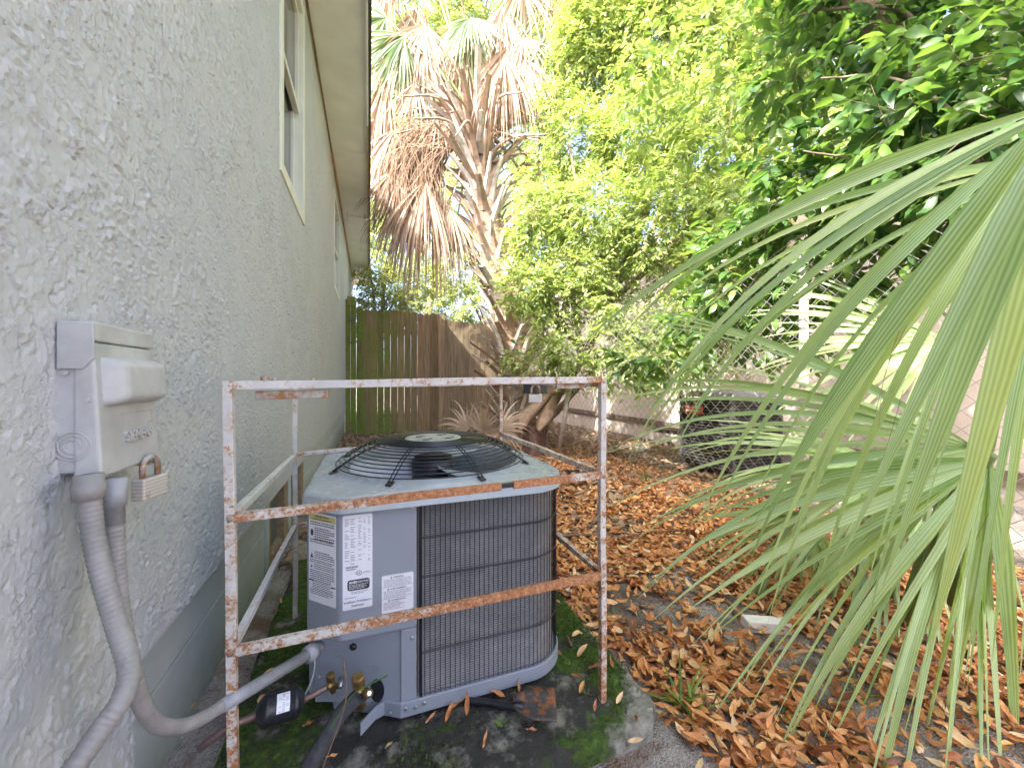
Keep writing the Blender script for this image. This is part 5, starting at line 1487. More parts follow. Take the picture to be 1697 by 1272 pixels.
def frond_obj(plant, hub, main, nrm, a0, a1, n, L, w, droop, seed, mat='palm_green', stalk_to=None, len_fn=None, ns=14, depthcurve=0.0, jit=0.04):
    r = random.Random(seed)
    main = Vector(main).normalized(); nrm = Vector(nrm); nrm = (nrm - main * nrm.dot(main)).normalized(); s = nrm.cross(main)
    fr = empty('frond', hub); fr.parent = plant; fr.location = Vector(hub) - Vector(plant.location)
    for i in range(n):
        f = i / (n - 1); a = R(lerp(a0, a1, f)) + r.uniform(-jit, jit)
        d = main * math.cos(a) + s * math.sin(a) + nrm * (r.uniform(-0.07, 0.07) + depthcurve * (a * a))
        sd = (s * math.cos(a) - main * math.sin(a) + nrm * r.uniform(-0.5, 0.5))
        LL = L * (len_fn(math.degrees(a)) if len_fn else (0.72 + 0.28 * math.cos(a * 0.8))) * r.uniform(0.9, 1.06)
        seg_obj('leaf_segment', segment(None, hub, d, sd, nrm, LL, w * r.uniform(0.8, 1.15), droop * r.uniform(0.7, 1.4), 0, ns=ns, fold=r.uniform(0.15, 0.4), curl=r.uniform(-0.8, 0.8)), M[mat], fr, r.random())
        if r.random() < 0.25:   # loose thread between segments
            p0 = Vector(hub) + d * LL * r.uniform(0.35, 0.6)
            q = MB(); q.tube(smooth_path([p0, p0 + d * 0.10 + Vector((r.uniform(-.03, .03), 0, -0.04)), p0 + d * 0.12 + Vector((r.uniform(-.05, .05), r.uniform(-.05, .05), -0.16))], 4), 0.0007, 3)
            o = q.build('fibre_thread', M['palm_dead'], fr)
    if stalk_to is not None:
        hub = Vector(hub); e = Vector(stalk_to); mid = hub.lerp(e, 0.5) + Vector((0, 0, 0.08))
        P = smooth_path([hub + main * 0.03, hub, mid, e], 6)
        q = MB(); q.tube(P, [lerp(0.010, 0.019, i / (len(P) - 1)) for i in range(len(P))], 8); q.build('petiole', M['petiole'], fr, smooth=True)
    return fr

def cam_dir(dx, dy, dz):
    """direction: dx to the right of the picture, dy up, dz away from the camera"""
    return Vector((dx * CS + dz * SN, -dx * SN + dz * CS, dy))

# young palm at the right edge, its fronds reaching into the picture
pb = G(1660, 1010, -0.05); pb2 = Vector((2.05, 0.92, -0.05))
fanp = empty('fan_palm', tuple(pb2), 'pale green fan palm at the right edge, its long fronds drooping before the chain-link fence', 'palm')
# A: fan hub in view at the right, segments pointing left
frond_obj(fanp, W(1616, 742, 1.42), cam_dir(-1, -0.10, -0.12), cam_dir(0.0, 0.45, -1), -46, 60, 36, 1.36, 0.030, 0.42, 41, stalk_to=pb2 + Vector((0.05, 0.05, 0.12)), depthcurve=0.05)
# B: close frond whose hub is out of the picture at the upper right
frond_obj(fanp, W(1790, 160, 0.95), cam_dir(-0.62, -0.78, 0.12), cam_dir(-0.3, 0.2, -1), -44, 34, 18, 1.50, 0.032, 0.60, 42, jit=0.13, stalk_to=pb2 + Vector((0.02, -0.1, 0.2)), depthcurve=0.03)
# C: frond low, segments hanging to the ground at the right
frond_obj(fanp, W(1640, 760, 1.20), cam_dir(-0.55, -0.85, 0.0), cam_dir(0.2, 0.3, -1), -55, 40, 18, 1.05, 0.042, 0.45, 43, stalk_to=pb2 + Vector((-0.05, 0.0, 0.1)))
# D: further back, darker, pointing left behind A
frond_obj(fanp, W(1480, 770, 2.0), cam_dir(-1, -0.22, -0.05), cam_dir(0.0, 0.9, -0.6), -55, 60, 30, 1.15, 0.034, 0.65, 44, stalk_to=pb2 + Vector((0.1, 0.25, 0.1)))
frond_obj(fanp, W(1560, 560, 2.1), cam_dir(-0.8, -0.1, 0.3), cam_dir(0.2, 0.6, -1), -60, 60, 26, 0.95, 0.036, 0.45, 45, stalk_to=pb2 + Vector((0.15, 0.2, 0.1)))
frond_obj(fanp, W(1330, 850, 2.1), cam_dir(-0.5, -0.75, -0.2), cam_dir(-0.3, 0.6, -1), -70, 60, 24, 0.62, 0.026, 0.6, 46, stalk_to=pb2 + Vector((-0.35, 0.4, 0.05)))
frond_obj(fanp, W(1800, 250, 1.10), cam_dir(-0.80, -0.55, 0.05), cam_dir(-0.2, 0.4, -1), -34, 30, 13, 1.45, 0.024, 0.75, 48, jit=0.14, stalk_to=pb2 + Vector((0.05, -0.05, 0.2)))
# E: very near right edge
frond_obj(fanp, W(1790, 120, 0.72), cam_dir(-0.30, -0.95, 0.05), cam_dir(-0.6, 0.1, -1), -14, 22, 7, 1.10, 0.046, 0.14, 47)
# stalks standing behind
for k, (a, bb, d) in enumerate((((1500, 760), (1480, 1010), 2.1), ((1455, 800), (1440, 1040), 2.0), ((1430, 820), (1418, 1080), 1.9), ((1540, 820), (1505, 1050), 1.8), ((1400, 860), (1375, 1010), 2.2), ((1350, 880), (1350, 1010), 2.2))):
    e = G(bb[0], bb[1], -0.05)
    q = MB(); q.tube(smooth_path([W(a[0], a[1], d), (W(a[0], a[1], d) + e) / 2 + cam_dir(0.02, 0, 0), e], 5), 0.011, 8); q.build('petiole', M['petiole'], fanp, smooth=True)

# ================================================================== TALL CABBAGE PALM
pbase = G(858, 738, -0.16)
palm = empty('cabbage_palm', tuple(pbase), 'tall shaggy cabbage palm with criss-crossed leaf bases and hanging dead fronds before the wooden fence', 'palm')
DP = 6.9
axis_ = [W(862, 742, DP), W(858, 680, DP), W(850, 600, DP), W(835, 500, DP), W(815, 400, DP), W(800, 310, DP), W(792, 240, DP), W(788, 190, DP)]
PA = smooth_path(axis_, 10); PA[0].z = -0.3
q = MB(); q.tube(PA, [lerp(0.28, 0.24, min(1, i / 20)) if i < 55 else lerp(0.21, 0.16, (i - 55) / 16) for i in range(len(PA))], 18); q.build('trunk', M['palm_trunk'], palm, smooth=True)
def axis_at(f):
    x_ = f * (len(PA) - 1); i = min(int(x_), len(PA) - 2); return PA[i].lerp(PA[i + 1], x_ - i)
def boot(f, az, L, w, tilt, seed, parent=palm):
    """split, curved leaf base clasping the trunk: a short fork that rises away from it"""
    r = random.Random(seed)
    c = axis_at(f); out = Vector((math.cos(az), math.sin(az), 0)); tang = Vector((-math.sin(az), math.cos(az), 0))
    vs = []; n = 7
    lean = r.uniform(-1.0, 1.0)
    for i in range(n + 1):
        t = i / n
        rr0 = 0.20 + 0.04 * t + math.sin(tilt) * L * t ** 1.25
        h = math.cos(tilt) * L * t
        ww = w * (1.25 - 0.75 * t ** 0.7); th = 0.030 * (1 - 0.45 * t)
        p = c + out * rr0 + up * (h - 0.1) + tang * lean * L * 0.35 * t
        b_ = 0.35 * ww
        for (a, o_) in ((-ww / 2, 0), (0, th), (ww / 2, 0), (0, -th * .3)):
            vs.append(p + tang * a + out * (o_ + (b_ * .3 if a == 0 else 0)) - up * (o_ * math.sin(tilt)))
    fs = [(4 * i + k, 4 * i + (k + 1) % 4, 4 * i + 4 + (k + 1) % 4, 4 * i + 4 + k) for i in range(n) for k in range(4)] + [(3, 2, 1, 0), tuple(4 * n + k for k in range(4))]
    q = MB(); q.add(vs, fs); return q.build('leaf_base', M['boot' if r.random() < .5 else 'boot_pale'], parent, bevel=0.0)
az = 0.3
NB = 250
for k in range(NB):
    f = 0.05 + 0.93 * k / NB
    az += 2.399963 / 1.0
    top = f > 0.72
    boot(f + rnd.uniform(-.01, .01), az + rnd.uniform(-.3, .3), rnd.uniform(0.38, 0.72) * (1.4 if top else 1), rnd.uniform(0.09, 0.19), R(rnd.uniform(24, 54)) * (1.25 if top else 1), k)

def crown_frond(hub, dirv, L, n, droop, mat, seed, stalk_from, span=100, w=0.05, kind='frond', sag=0.0, nrm=(0, 0, 1), collapse=1.0):
    """distant frond: its segments share one mesh part, its stalk is another"""
    r = random.Random(seed)
    main = Vector(dirv).normalized(); nn = Vector(nrm); nn = (nn - main * nn.dot(main))
    if nn.length < 0.1: nn = Vector((0, -1, 0)); nn = nn - main * nn.dot(main)
    nn.normalize(); s = nn.cross(main)
    fr = empty(kind, hub); fr.parent = palm; fr.location = Vector(hub) - Vector(palm.location)
    VV, FF, TT = [], [], []
    for i in range(n):
        a = R(lerp(-span, span, i / (n - 1))) * collapse + r.uniform(-.05, .05)
        d = main * math.cos(a) + s * math.sin(a) + nn * r.uniform(-.15, .15)
        V, F, ac = segment(None, hub, d, s * math.cos(a) - main * math.sin(a) + nn * r.uniform(-.8, .8), nn, L * r.uniform(0.7, 1.05) * (0.75 + 0.25 * math.cos(a)), w * r.uniform(.7, 1.2), droop * r.uniform(.7, 1.4), 0, ns=8, curl=r.uniform(-1, 1))
        b0 = len(VV); VV += [tuple(v) for v in V]; FF += [tuple(x_ + b0 for x_ in f_) for f_ in F]; TT += [r.random()] * len(V)
    o = np_mesh('leaf_fan', np.array(VV), np.array(FF), M[mat], fr, smooth=True, tint=TT); tag(o, kind='stuff')
    if stalk_from is not None:
        a, bb = Vector(stalk_from), Vector(hub); m_ = (a + bb) / 2 + Vector((0, 0, 0.12 + sag))
        P = smooth_path([a, m_, bb], 6); q = MB(); q.tube(P, [lerp(0.030, 0.012, i / (len(P) - 1)) for i in range(len(P))], 6)
        q.build('petiole', M['petiole' if mat != 'palm_dead' else 'boot'], fr, smooth=True)
top = axis_at(0.97)
# named skirts: (hub px,py, depth, direction, length, mat)
for (px, py, d, dv, L, n, dr, mat, sp, sd, col_) in (
        (705, 300, 6.5, (-0.2, -1.0, 0), 2.1, 60, 1.2, 'palm_dead', 75, 1, 0.55),
        (690, 330, 6.75, (-0.4, -1.0, 0), 1.35, 34, 1.2, 'palm_dead', 75, 2, 0.55),
        (745, 345, 6.7, (0.15, -1.0, 0), 1.2, 30, 1.2, 'palm_dead', 75, 3, 0.5),
        (835, 95, 6.3, (0.1, -1.0, 0), 1.5, 44, 1.2, 'palm_dead', 80, 4, 0.6),
        (870, 100, 6.6, (0.35, -1.0, 0), 1.4, 34, 1.2, 'palm_dead', 80, 5, 0.6),
        (655, 215, 6.8, (-0.35, -1.0, 0), 1.5, 40, 1.2, 'palm_dead', 80, 6, 0.6),
        (640, 130, 6.9, (-0.4, -1.0, 0), 2.2, 40, 1.2, 'palm_dead', 80, 7, 0.45),
        (700, 90, 6.7, (-0.2, -1.0, 0), 1.1, 36, 1.2, 'palm_dead', 85, 8, 0.8),
        (760, 60, 6.9, (0.0, -1.0, 0), 1.4, 36, 1.2, 'palm_dead', 85, 9, 0.8),
        (895, 330, 7.0, (0.2, -1.0, 0), 0.9, 24, 1.2, 'palm_dead', 60, 10, 0.6),
        (670, 60, 6.6, (-0.7, -0.6, 0), 1.3, 34, 0.6, 'palm_green_far', 70, 11, 1.0),
        (640, 30, 6.9, (-0.8, -0.3, 0), 1.2, 32, 0.6, 'palm_green_far', 80, 12, 1.0),
        (905, 60, 6.7, (0.85, -0.4, 0), 1.3, 36, 0.7, 'palm_green_far', 90, 13, 1.0),
        (900, 210, 7.1, (0.9, -0.6, 0), 0.95, 28, 0.8, 'palm_green_far', 70, 14, 1.0),
        (780, 30, 6.6, (0.0, -0.8, -0.3), 1.0, 30, 0.9, 'palm_green_far', 70, 15, 1.0),
        (845, -20, 6.9, (0.4, 0.9, 0), 1.5, 36, 0.5, 'palm_green_far', 100, 16, 1.0),
        (730, -30, 6.9, (-0.3, 0.9, 0), 1.5, 36, 0.5, 'palm_green_far', 100, 17, 1.0),
        (700, 130, 7.4, (-0.6, -0.8, 0), 1.2, 32, 0.7, 'palm_green_far', 80, 18, 1.0),
        (880, 140, 7.4, (0.5, -0.8, 0), 1.3, 32, 0.7, 'palm_green_far', 80, 19, 1.0)):
    nm = 'dead_frond' if mat == 'palm_dead' else 'green_frond'
    if mat == 'palm_dead':
        crown_frond(W(px + rnd.uniform(-30, 30), py + rnd.uniform(-25, 25), d + 0.35), cam_dir(dv[0] + rnd.uniform(-.3, .3), dv[1], 0), L * 1.15, int(n * .9), dr, mat, sd + 300, top, span=sp, kind=nm, collapse=col_ * 1.1, nrm=(-SN, -CS, 0.2), w=0.04)
    crown_frond(W(px, py, d), cam_dir(*dv), L, n, dr, mat, sd + 100, top + Vector((rnd.uniform(-.1, .1), rnd.uniform(-.1, .1), rnd.uniform(-.35, .1))), span=sp, kind=nm, collapse=col_, nrm=(-SN, -CS, 0.2), w=0.042 if mat == 'palm_dead' else 0.055)
# the thatch of older fronds that fills the crown
for k in range(50):
    px, py = rnd.uniform(630, 935), rnd.uniform(-90, 300)
    if 760 < px < 830 and py > 150: continue
    side_ = (px - 790) / 150
    crown_frond(W(px, py, rnd.uniform(6.5, 7.5)), cam_dir(side_ * .5 + rnd.uniform(-.3, .3), -1, 0), rnd.uniform(.8, 1.5), rnd.randrange(18, 30), 1.1, 'palm_dead' if rnd.random() < .82 else 'palm_green_far', 500 + k, top + Vector((rnd.uniform(-.15, .15), 0, rnd.uniform(-.4, .1))), span=75, kind='dead_frond', collapse=rnd.uniform(.5, .95), nrm=(-SN, -CS, 0.2), w=.038)
# spent flower stalks: thin tangled brown strands
q = MB()
for k in range(330):
    a = W(rnd.uniform(660, 760), rnd.uniform(190, 250), rnd.uniform(6.4, 7.0))
    e = W(rnd.uniform(615, 735), rnd.uniform(280, 400), rnd.uniform(6.4, 7.1))
    m_ = (a + e) / 2 + Vector((rnd.uniform(-.2, .1), 0, rnd.uniform(0.05, 0.35)))
    q.tube(smooth_path([a, m_, e], 3), 0.006, 3, cap=False)
tag(q.build('spent_flower_stalks', M['straw'], palm), kind='stuff')
for k in range(26):
    az = rnd.uniform(0, 6.28); o_ = Vector((math.cos(az), math.sin(az), 0))
    q = MB(); s0 = axis_at(rnd.uniform(0.78, 0.97)); Lx = rnd.uniform(0.9, 1.5)
    q.tube(smooth_path([s0 + o_ * .15, s0 + o_ * (Lx * .5) + up * rnd.uniform(.05, .35), s0 + o_ * Lx + up * rnd.uniform(-.3, .25)], 5), [lerp(.032, .012, i / 10) for i in range(11)], 6)
    q.build('old_stalk', M['boot'], palm, smooth=True)
# ================================================================== LEAF LITTER AND SMALL THINGS
def litter_mask(x, y):
    m = fbm(x * 2.0, y * 2.0, 201, 4)
    bare = sstep(0.415, 0.35, m)                 # patches with fewer leaves
    return 1 - 0.75 * bare
n = 78000
x = rng.uniform(0.55, 4.4, n); y = rng.uniform(0.25, 6.8, n)
keep = (x > 0.86 + 0.03 * rng.normal(size=n)) | (y > 2.48)
spot = G(1062, 1010, -.05)
lm = litter_mask(x, y)
lm = np.where((x < 1.35) & (np.hypot(x - spot.x, (y - spot.y) * .8) > 0.17), np.maximum(lm, 0.9), np.where(x < 1.35, .12, lm))
keep &= rng.random(n) < lm * np.clip(1.25 - (y - 2.5) * 0.16, 0.30, 1) * np.where(x > 3.3, 0.15, 1)
keep &= ~((x < 0.845) & (y < 2.48)); keep &= ~((x - 0.5 * y > 2.9))
x, y = x[keep], y[keep]; n = len(x)
lay = rng.random(n) ** 1.3
z = ground_z(x, y) + 0.006 + lay * 0.030
an = rng.uniform(0, 6.283, n)
D = np.stack([np.cos(an), np.sin(an), rng.normal(0, 0.22, n)], -1)
N = np.stack([rng.normal(0, .38, n), rng.normal(0, .38, n), np.ones(n) * np.where(rng.random(n) < 0.25, -1, 1)], -1)
S = rng.uniform(0.030, 0.074, n) 
T = np.clip(rng.normal(0.50, 0.27, n), 0, 1)
dep = x * SN + y * CS; lt = x * CS - y * SN
vis = (np.abs(lt / np.maximum(dep, .01)) < 1.3) & (dep > 0.9) & ((1 - z) / np.maximum(dep, .01) < 0.98)
sc_ = np.where(vis & (lay > 0.55), S / np.maximum(dep, .01), 0)
od = np.argsort(-sc_); nearL = od[:270]; restL = od[270:]
lit = leaf_cloud('leaf_litter', 'dry', np.stack([x, y, z], -1)[restL], D[restL], N[restL], S[restL], M['dead_leaf'], None, T[restL], curl=rng.uniform(-.1, .45, len(restL)))
tag(lit, 'orange brown dead leaves carpeting the ground right of the slab', kind='stuff')
DLM = []
for i in range(10):
    me = curved_leaf('dead_leaf', 1.0, 0.12 + 0.05 * rnd.random(), 0.25 + 0.9 * rnd.random(), rnd.uniform(-0.45, 0.45), rnd.random() * 1.6, M['dead_leaf'], (i + 0.5) / 10, 60 + i)
    DLM.append(me)
def dead(p, d, nr, s, lab, grp, k=None):
    o = place_np('dead_leaf', DLM[k if k is not None else rnd.randrange(10)], p, d, nr, s, None)
    return tag(o, lab, 'leaf', grp)
for i in nearL:
    dead((x[i], y[i], z[i] + 0.006), D[i], N[i], float(S[i]) * 1.08, 'curled orange brown dead leaf lying on top of the leaf litter', 'dead leaves on the leaf litter', int(np.clip(T[i] * 10, 0, 9)))
# leaves on the slab, where they lie in the photograph
for (px, py, s, a, lab) in ((1021, 1166, .042, 0.5, 'broad rust orange leaf on the bare slab corner beside the front right cage post'),
        (948, 1054, .062, 0.2, 'long pale brown curved leaf on the moss, just right of the air conditioner\'s rounded corner'),
        (948, 1072, .045, 1.6, 'upright orange leaf standing between two others on the mossy slab'),
        (957, 1088, .055, 0.0, 'shiny red brown leaf lying flat on the moss below the upright one'),
        (932, 1086, .040, 2.2, 'tan leaf touching the condenser base at its rounded corner'),
        (945, 1117, .052, -1.0, 'dark brown curled leaf in the middle of the mossy slab'),
        (975, 1107, .050, -0.4, 'orange curved leaf on the moss left of the front right cage post'),
        (1016, 1108, .045, 1.3, 'curled leaf leaning on the moss right behind the foot of the cage post'),
        (1008, 1125, .040, 1.4, 'narrow brown leaf at the foot of the front right cage post'),
        (745, 1174, .060, 0.2, 'brown leaf in front of the condenser base, left of the spade'),
        (773, 1186, .055, 1.2, 'yellow edged leaf standing in the dirt left of the spade handle'),
        (738, 1196, .050, 0.9, 'small tan leaf at the bottom edge in front of the condenser'),
        (861, 1148, .036, 1.5, 'small orange leaf standing behind the spade blade'),
        (838, 1155, .050, 2.7, 'red brown leaf lying behind the spade neck'),
        (300, 1183, .035, 0.4, 'dark red leaf in the gap between the wall and the slab'),
        (427, 1165, .050, 1.2, 'rust brown leaf lying on the moss behind the filter drier'),
        (437, 1117, .030, 0.3, 'small yellow leaf on the slab behind the conduit'),
        (452, 1018, .055, 1.1, 'long orange leaf on the slab behind the cage\'s left side rail'),
        (478, 978, .045, 0.2, 'orange red leaf on the slab near the vent opening'),
        (466, 1000, .035, 1.8, 'yellow brown leaf among roots beside the left rear cage post')):
    p = G(px, py, 0.012); 
    dead((p.x, p.y, 0.014), (math.cos(a), math.sin(a), 0.15 if 'standing' not in lab and 'upright' not in lab else 1.2), (rnd.uniform(-.3, .3), -0.3, 1), s, lab, None)
for (px, py) in ((470, 905), (486, 880), (455, 940), (440, 990), (520, 1195), (705, 1199), (960, 1150), (925, 1030), (1052, 1186), (930, 1000), (985, 1180), (890, 1210), (800, 1240), (650, 1230), (1040, 1230), (560, 1250)):
    p = G(px, py, 0.012); a = rnd.uniform(0, 6.28)
    dead((p.x, p.y, 0.016), (math.cos(a), math.sin(a), 0.1), (rnd.uniform(-.4, .4), -.2, 1), rnd.uniform(.03, .05), 'small faded leaf scattered on the mossy slab', 'faded leaves scattered on the slab')

# moss cushions on the slab
def moss_tufts():
    n = 60000
    x = rng.uniform(-0.37, 0.83, n); y = rng.uniform(0.94, 2.4, n)
    v = fbm(x * 5, y * 5, 30)
    side_ = np.maximum(sstep(.42, .72, x), sstep(-.05, -.25, x) * .6)
    k = (v + 0.16 * (side_ - .5) > 0.53) & (rng.random(n) < 0.6) & (fbm(x * 30, y * 30, 77, 3) > 0.46) & ~((x - 0.60) * 2.4 + (1.16 - y) * 2.2 > 0.62) & ~((x > XL) & (x < XR) & (y > Y1 + 0.02) & (y < YB))
    k |= (x > 0.70) & (x < 0.83) & (y > 1.12) & (rng.random(n) < 0.8)
    x, y = x[k], y[k]; m = len(x)
    an = rng.uniform(0, 6.28, m)
    return leaf_cloud('moss', 'diamond', np.stack([x, y, np.full(m, 0.004)], -1), np.stack([np.cos(an), np.sin(an), rng.uniform(0.5, 2.5, m)], -1), rng.normal(size=(m, 3)), rng.uniform(0.005, 0.013, m), M['moss'])
tag(moss_tufts(), 'green moss growing on the slab around the air conditioner', kind='stuff')

# dry needles and straw over the back of the yard
def straw():
    n = 26000
    x = rng.uniform(-0.45, 4.5, n); y = rng.uniform(2.3, 8.9, n)
    k = (rng.random(n) < np.where(y > 3.4, 0.9, 0.35)) & (rng.random(n) < np.where(x > 3.6, 0.4, 1)); x, y = x[k], y[k]; m = len(x)
    an = rng.uniform(0, 6.28, m)
    return leaf_cloud('dry_straw', 'diamond', np.stack([x, y, ground_z(x, y) + rng.uniform(0.0, 0.03, m)], -1), np.stack([np.cos(an), np.sin(an), rng.normal(0.08, 0.2, m)], -1), np.stack([rng.normal(0, .5, m), rng.normal(0, .5, m), np.ones(m)], -1), rng.uniform(0.05, 0.16, m), M['straw'])
tag(straw(), 'dry straw and needles covering the yard by the wooden fence', kind='stuff')
# straw heap behind the unit at the wall
m = 1500
an = rng.uniform(0, 6.28, m); px_ = rng.normal(0.0, 0.26, m); py_ = rng.normal(4.6, 0.5, m)
sh = leaf_cloud('straw_heap', 'diamond', np.stack([px_ * 1.2 + 0.15, py_, -0.12 + 0.20 * np.exp(-(px_ / 0.3) ** 2) * rng.random(m)], -1), np.stack([np.cos(an), np.sin(an), rng.normal(0.1, .4, m)], -1), rng.normal(size=(m, 3)) + np.array([0, 0, 1.0]), rng.uniform(.08, .25, m), M['straw'])
tag(sh, 'heap of dry straw behind the air conditioner by the house wall', kind='stuff')

# coarse gravel bits near the slab
def pebbles():
    n = 9000
    x = rng.uniform(0.85, 3.0, n); y = rng.uniform(0.3, 3.2, n)
    k = litter_mask(x, y) < 0.75; x, y = x[k], y[k]; m = len(x)
    V = np.array([(1, 0, 0), (-.5, .87, 0), (-.5, -.87, 0), (0, 0, .9)]); F = np.array([(0, 1, 3), (1, 2, 3), (2, 0, 3)])
    s = rng.uniform(0.002, 0.0065, m); a = rng.uniform(0, 6.28, m)
    c, s_ = np.cos(a), np.sin(a); RM = np.stack([np.stack([c, -s_, 0 * c], -1), np.stack([s_, c, 0 * c], -1), np.stack([0 * c, 0 * c, 1 + 0 * c], -1)], -2)
    out = np.einsum('nij,nkj->nki', RM, np.broadcast_to(V, (m, 4, 3))) * s[:, None, None] + np.stack([x, y, ground_z(x, y)], -1)[:, None]
    t = NT('gravel'); t.color(t.ramp(t.attr('tint'), [(0.0, (0.05, 0.05, 0.055)), (0.6, (0.16, 0.155, 0.15)), (1.0, (0.5, 0.48, 0.46))])).rough(0.8)
    return np_mesh('gravel', out.reshape(-1, 3), (F[None] + (np.arange(m) * 4)[:, None, None]).reshape(-1, 3), t.m, tint=np.repeat(rng.random(m), 4))
tag(pebbles(), 'grey gravel showing between the dead leaves', kind='stuff')

# twigs on the ground
for (a, bb, r_, lab) in ((G(925, 889, -.05), G(1060, 893, -.05), .010, 'long bare stick lying on the leaves right of the air conditioner'),
                       (G(1000, 898, -.05), G(1150, 880, -.05), .007, 'thin curved stick crossing the leaves under the palm tips'),
                       (G(1020, 752, -.08), G(1150, 748, -.08), .014, 'bowed dry branch on the bright sand before the tan house'),
                       (G(1130, 1090, -.04), G(1000, 1030, -.04), .004, 'thin straw twig slanting over the gravel by the slab'),
                       (G(930, 830, -.06), G(1010, 860, -.06), .005, 'small grey twig on the leaves just behind the cage post')):
    m_ = (a + bb) / 2 + Vector((0.03, 0.05, 0.0)); 
    for p_ in (a, m_, bb): p_.z = float(ground_z(p_.x, p_.y)) + 0.035
    q = MB(); q.tube(smooth_path([a, a.lerp(m_, .5) + Vector((.01, -.02, .01)), m_, bb], 5), [lerp(r_, r_ * .4, i / 15) for i in range(16)], 7)
    tag(q.build('stick', M['twig'], smooth=True), lab, 'stick', 'sticks on the ground')

# white block among the leaves
p = G(1272, 1022, 0.0); wz = float(ground_z(p.x, p.y))
q = MB(); q.obox(W(1236, 1027, 1.62) * Vector((1, 1, 0)).length if False else Vector((G(1240, 1028, 0).x, G(1240, 1028, 0).y, wz)), (0.155, -0.075, 0.0), (0.020, 0.052, 0), (0, 0, 0.045))
tag(q.build('white_block', M['styro'], bevel=0.004), 'flat white foam block half sunk in the dead leaves', 'block')
# dark plastic scraps
for (px, py, w, lab) in ((945, 781, .13, 'crumpled black plastic lying behind the cage\'s right side rail'), (938, 826, .05, 'small dark plastic scrap on the leaves beside the condenser')):
    c = G(px, py, -0.06); r_ = random.Random(int(px)); c.z = float(ground_z(c.x, c.y)) + 0.03
    vs = []; nu_, nv_ = 9, 7
    for i in range(nv_):
        for j in range(nu_):
            vs.append(c + Vector(((j / (nu_ - 1) - .5) * w * 1.7, (i / (nv_ - 1) - .5) * w * 1.2, r_.uniform(-.012, .035))))
    q = MB(); q.add(vs, [(i * nu_ + j, i * nu_ + j + 1, (i + 1) * nu_ + j + 1, (i + 1) * nu_ + j) for i in range(nv_ - 1) for j in range(nu_ - 1)])
    tag(q.build('plastic_scrap', M['black_paint'], smooth=True), lab, 'litter')

# spade blade and neck lying in front of the unit
sp = empty('spade', G(850, 1175, 0.01), 'rusty black spade blade lying on the slab in front of the condenser', 'spade')
A0, A1 = G(850, 1173, 0.02), G(920, 1178, 0.015)
axd = (A1 - A0); axd.z = 0; axd.normalize(); lt_ = Vector((-axd.y, axd.x, 0))
vs = []; nn_ = 9
Ls = (A1 - A0).length
for i in range(nn_ + 1):
    t_ = i / nn_; ww = lerp(0.020, 0.060, min(1, t_ * 2.2) ** .7)
    for j in range(7):
        u = j / 6 * 2 - 1
        vs.append(A0 + axd * (t_ * Ls * 1.02) + lt_ * u * ww + up * (0.012 * u * u - 0.004 * t_ + 0.008))
q = MB(); q.add(vs, [(i * 7 + j, i * 7 + j + 1, (i + 1) * 7 + j + 1, (i + 1) * 7 + j) for i in range(nn_) for j in range(6)])
bl = q.build('blade', M['spade'], sp, smooth=True); md = bl.modifiers.new('thick', 'SOLIDIFY'); md.thickness = 0.003
q = MB(); q.tube(smooth_path([G(770, 1160, 0.02), G(805, 1163, 0.022), A0 - axd * 0.01 + up * .006, A0 + axd * 0.03 + up * 0.006], 5), [0.010] * 11 + [0.0125] * 5, 12); q.build('handle', M['black_paint'], sp, smooth=True)

# cut stump behind the unit
c = G(885, 752, -0.1); c.z = -0.2
st = empty('tree_stump', tuple(c), 'short dark cut stump behind the right rear corner of the cage', 'stump')
dS = c.x * SN + c.y * CS
hS = (W(885, 706, dS).z) + 0.2
q = MB(); N_s = 22; vs = []
for (h, rs) in ((0, 0.19), (hS * .4, .165), (hS - .015, .158), (hS, .150)):
    for k in range(N_s):
        a = 2 * math.pi * k / N_s; r_ = rs * (1 + 0.12 * math.sin(3 * a + 1) + 0.05 * math.sin(11 * a)); vs.append(c + Vector((r_ * math.cos(a), r_ * math.sin(a), h + (0.03 * math.cos(a + 1) if h > hS - .1 else 0))))
q.add(vs, [(i * N_s + k, i * N_s + (k + 1) % N_s, (i + 1) * N_s + (k + 1) % N_s, (i + 1) * N_s + k) for i in range(3) for k in range(N_s)] + [tuple(3 * N_s + k for k in range(N_s))])
q.build('wood', M['stump'], st, smooth=False)
# big curled dead leaf sheaths hanging by the stump
for k, (a, m_, e, w, lab) in enumerate(((W(925, 640, 6.0), W(880, 680, 5.7), W(862, 712, 5.6), .16, 'wide brown palm sheath curling down above the stump'), (W(915, 655, 5.9), W(905, 690, 5.6), W(893, 712, 5.5), .12, 'dark folded palm sheath hanging just right of the wide one'))):
    P = smooth_path([a, m_, e], 6); vs = []
    for i, p_ in enumerate(P):
        t_ = i / (len(P) - 1); ww = w * math.sin(math.pi * (0.12 + 0.8 * t_))
        for j in range(5):
            u = j / 4 * 2 - 1; vs.append(p_ + cam_dir(u * ww, 0.2 * u * ww, -0.10 * (1 - u * u) * 1.5))
    q = MB(); q.add(vs, [(i * 5 + j, i * 5 + j + 1, i * 5 + 6 + j, i * 5 + 5 + j) for i in range(len(P) - 1) for j in range(4)])
    o = q.build('palm_sheath', M['boot'], smooth=True); tag(o, lab, 'palm sheath', 'fallen palm sheaths'); mm_ = o.modifiers.new('t', 'SOLIDIFY'); mm_.thickness = .008
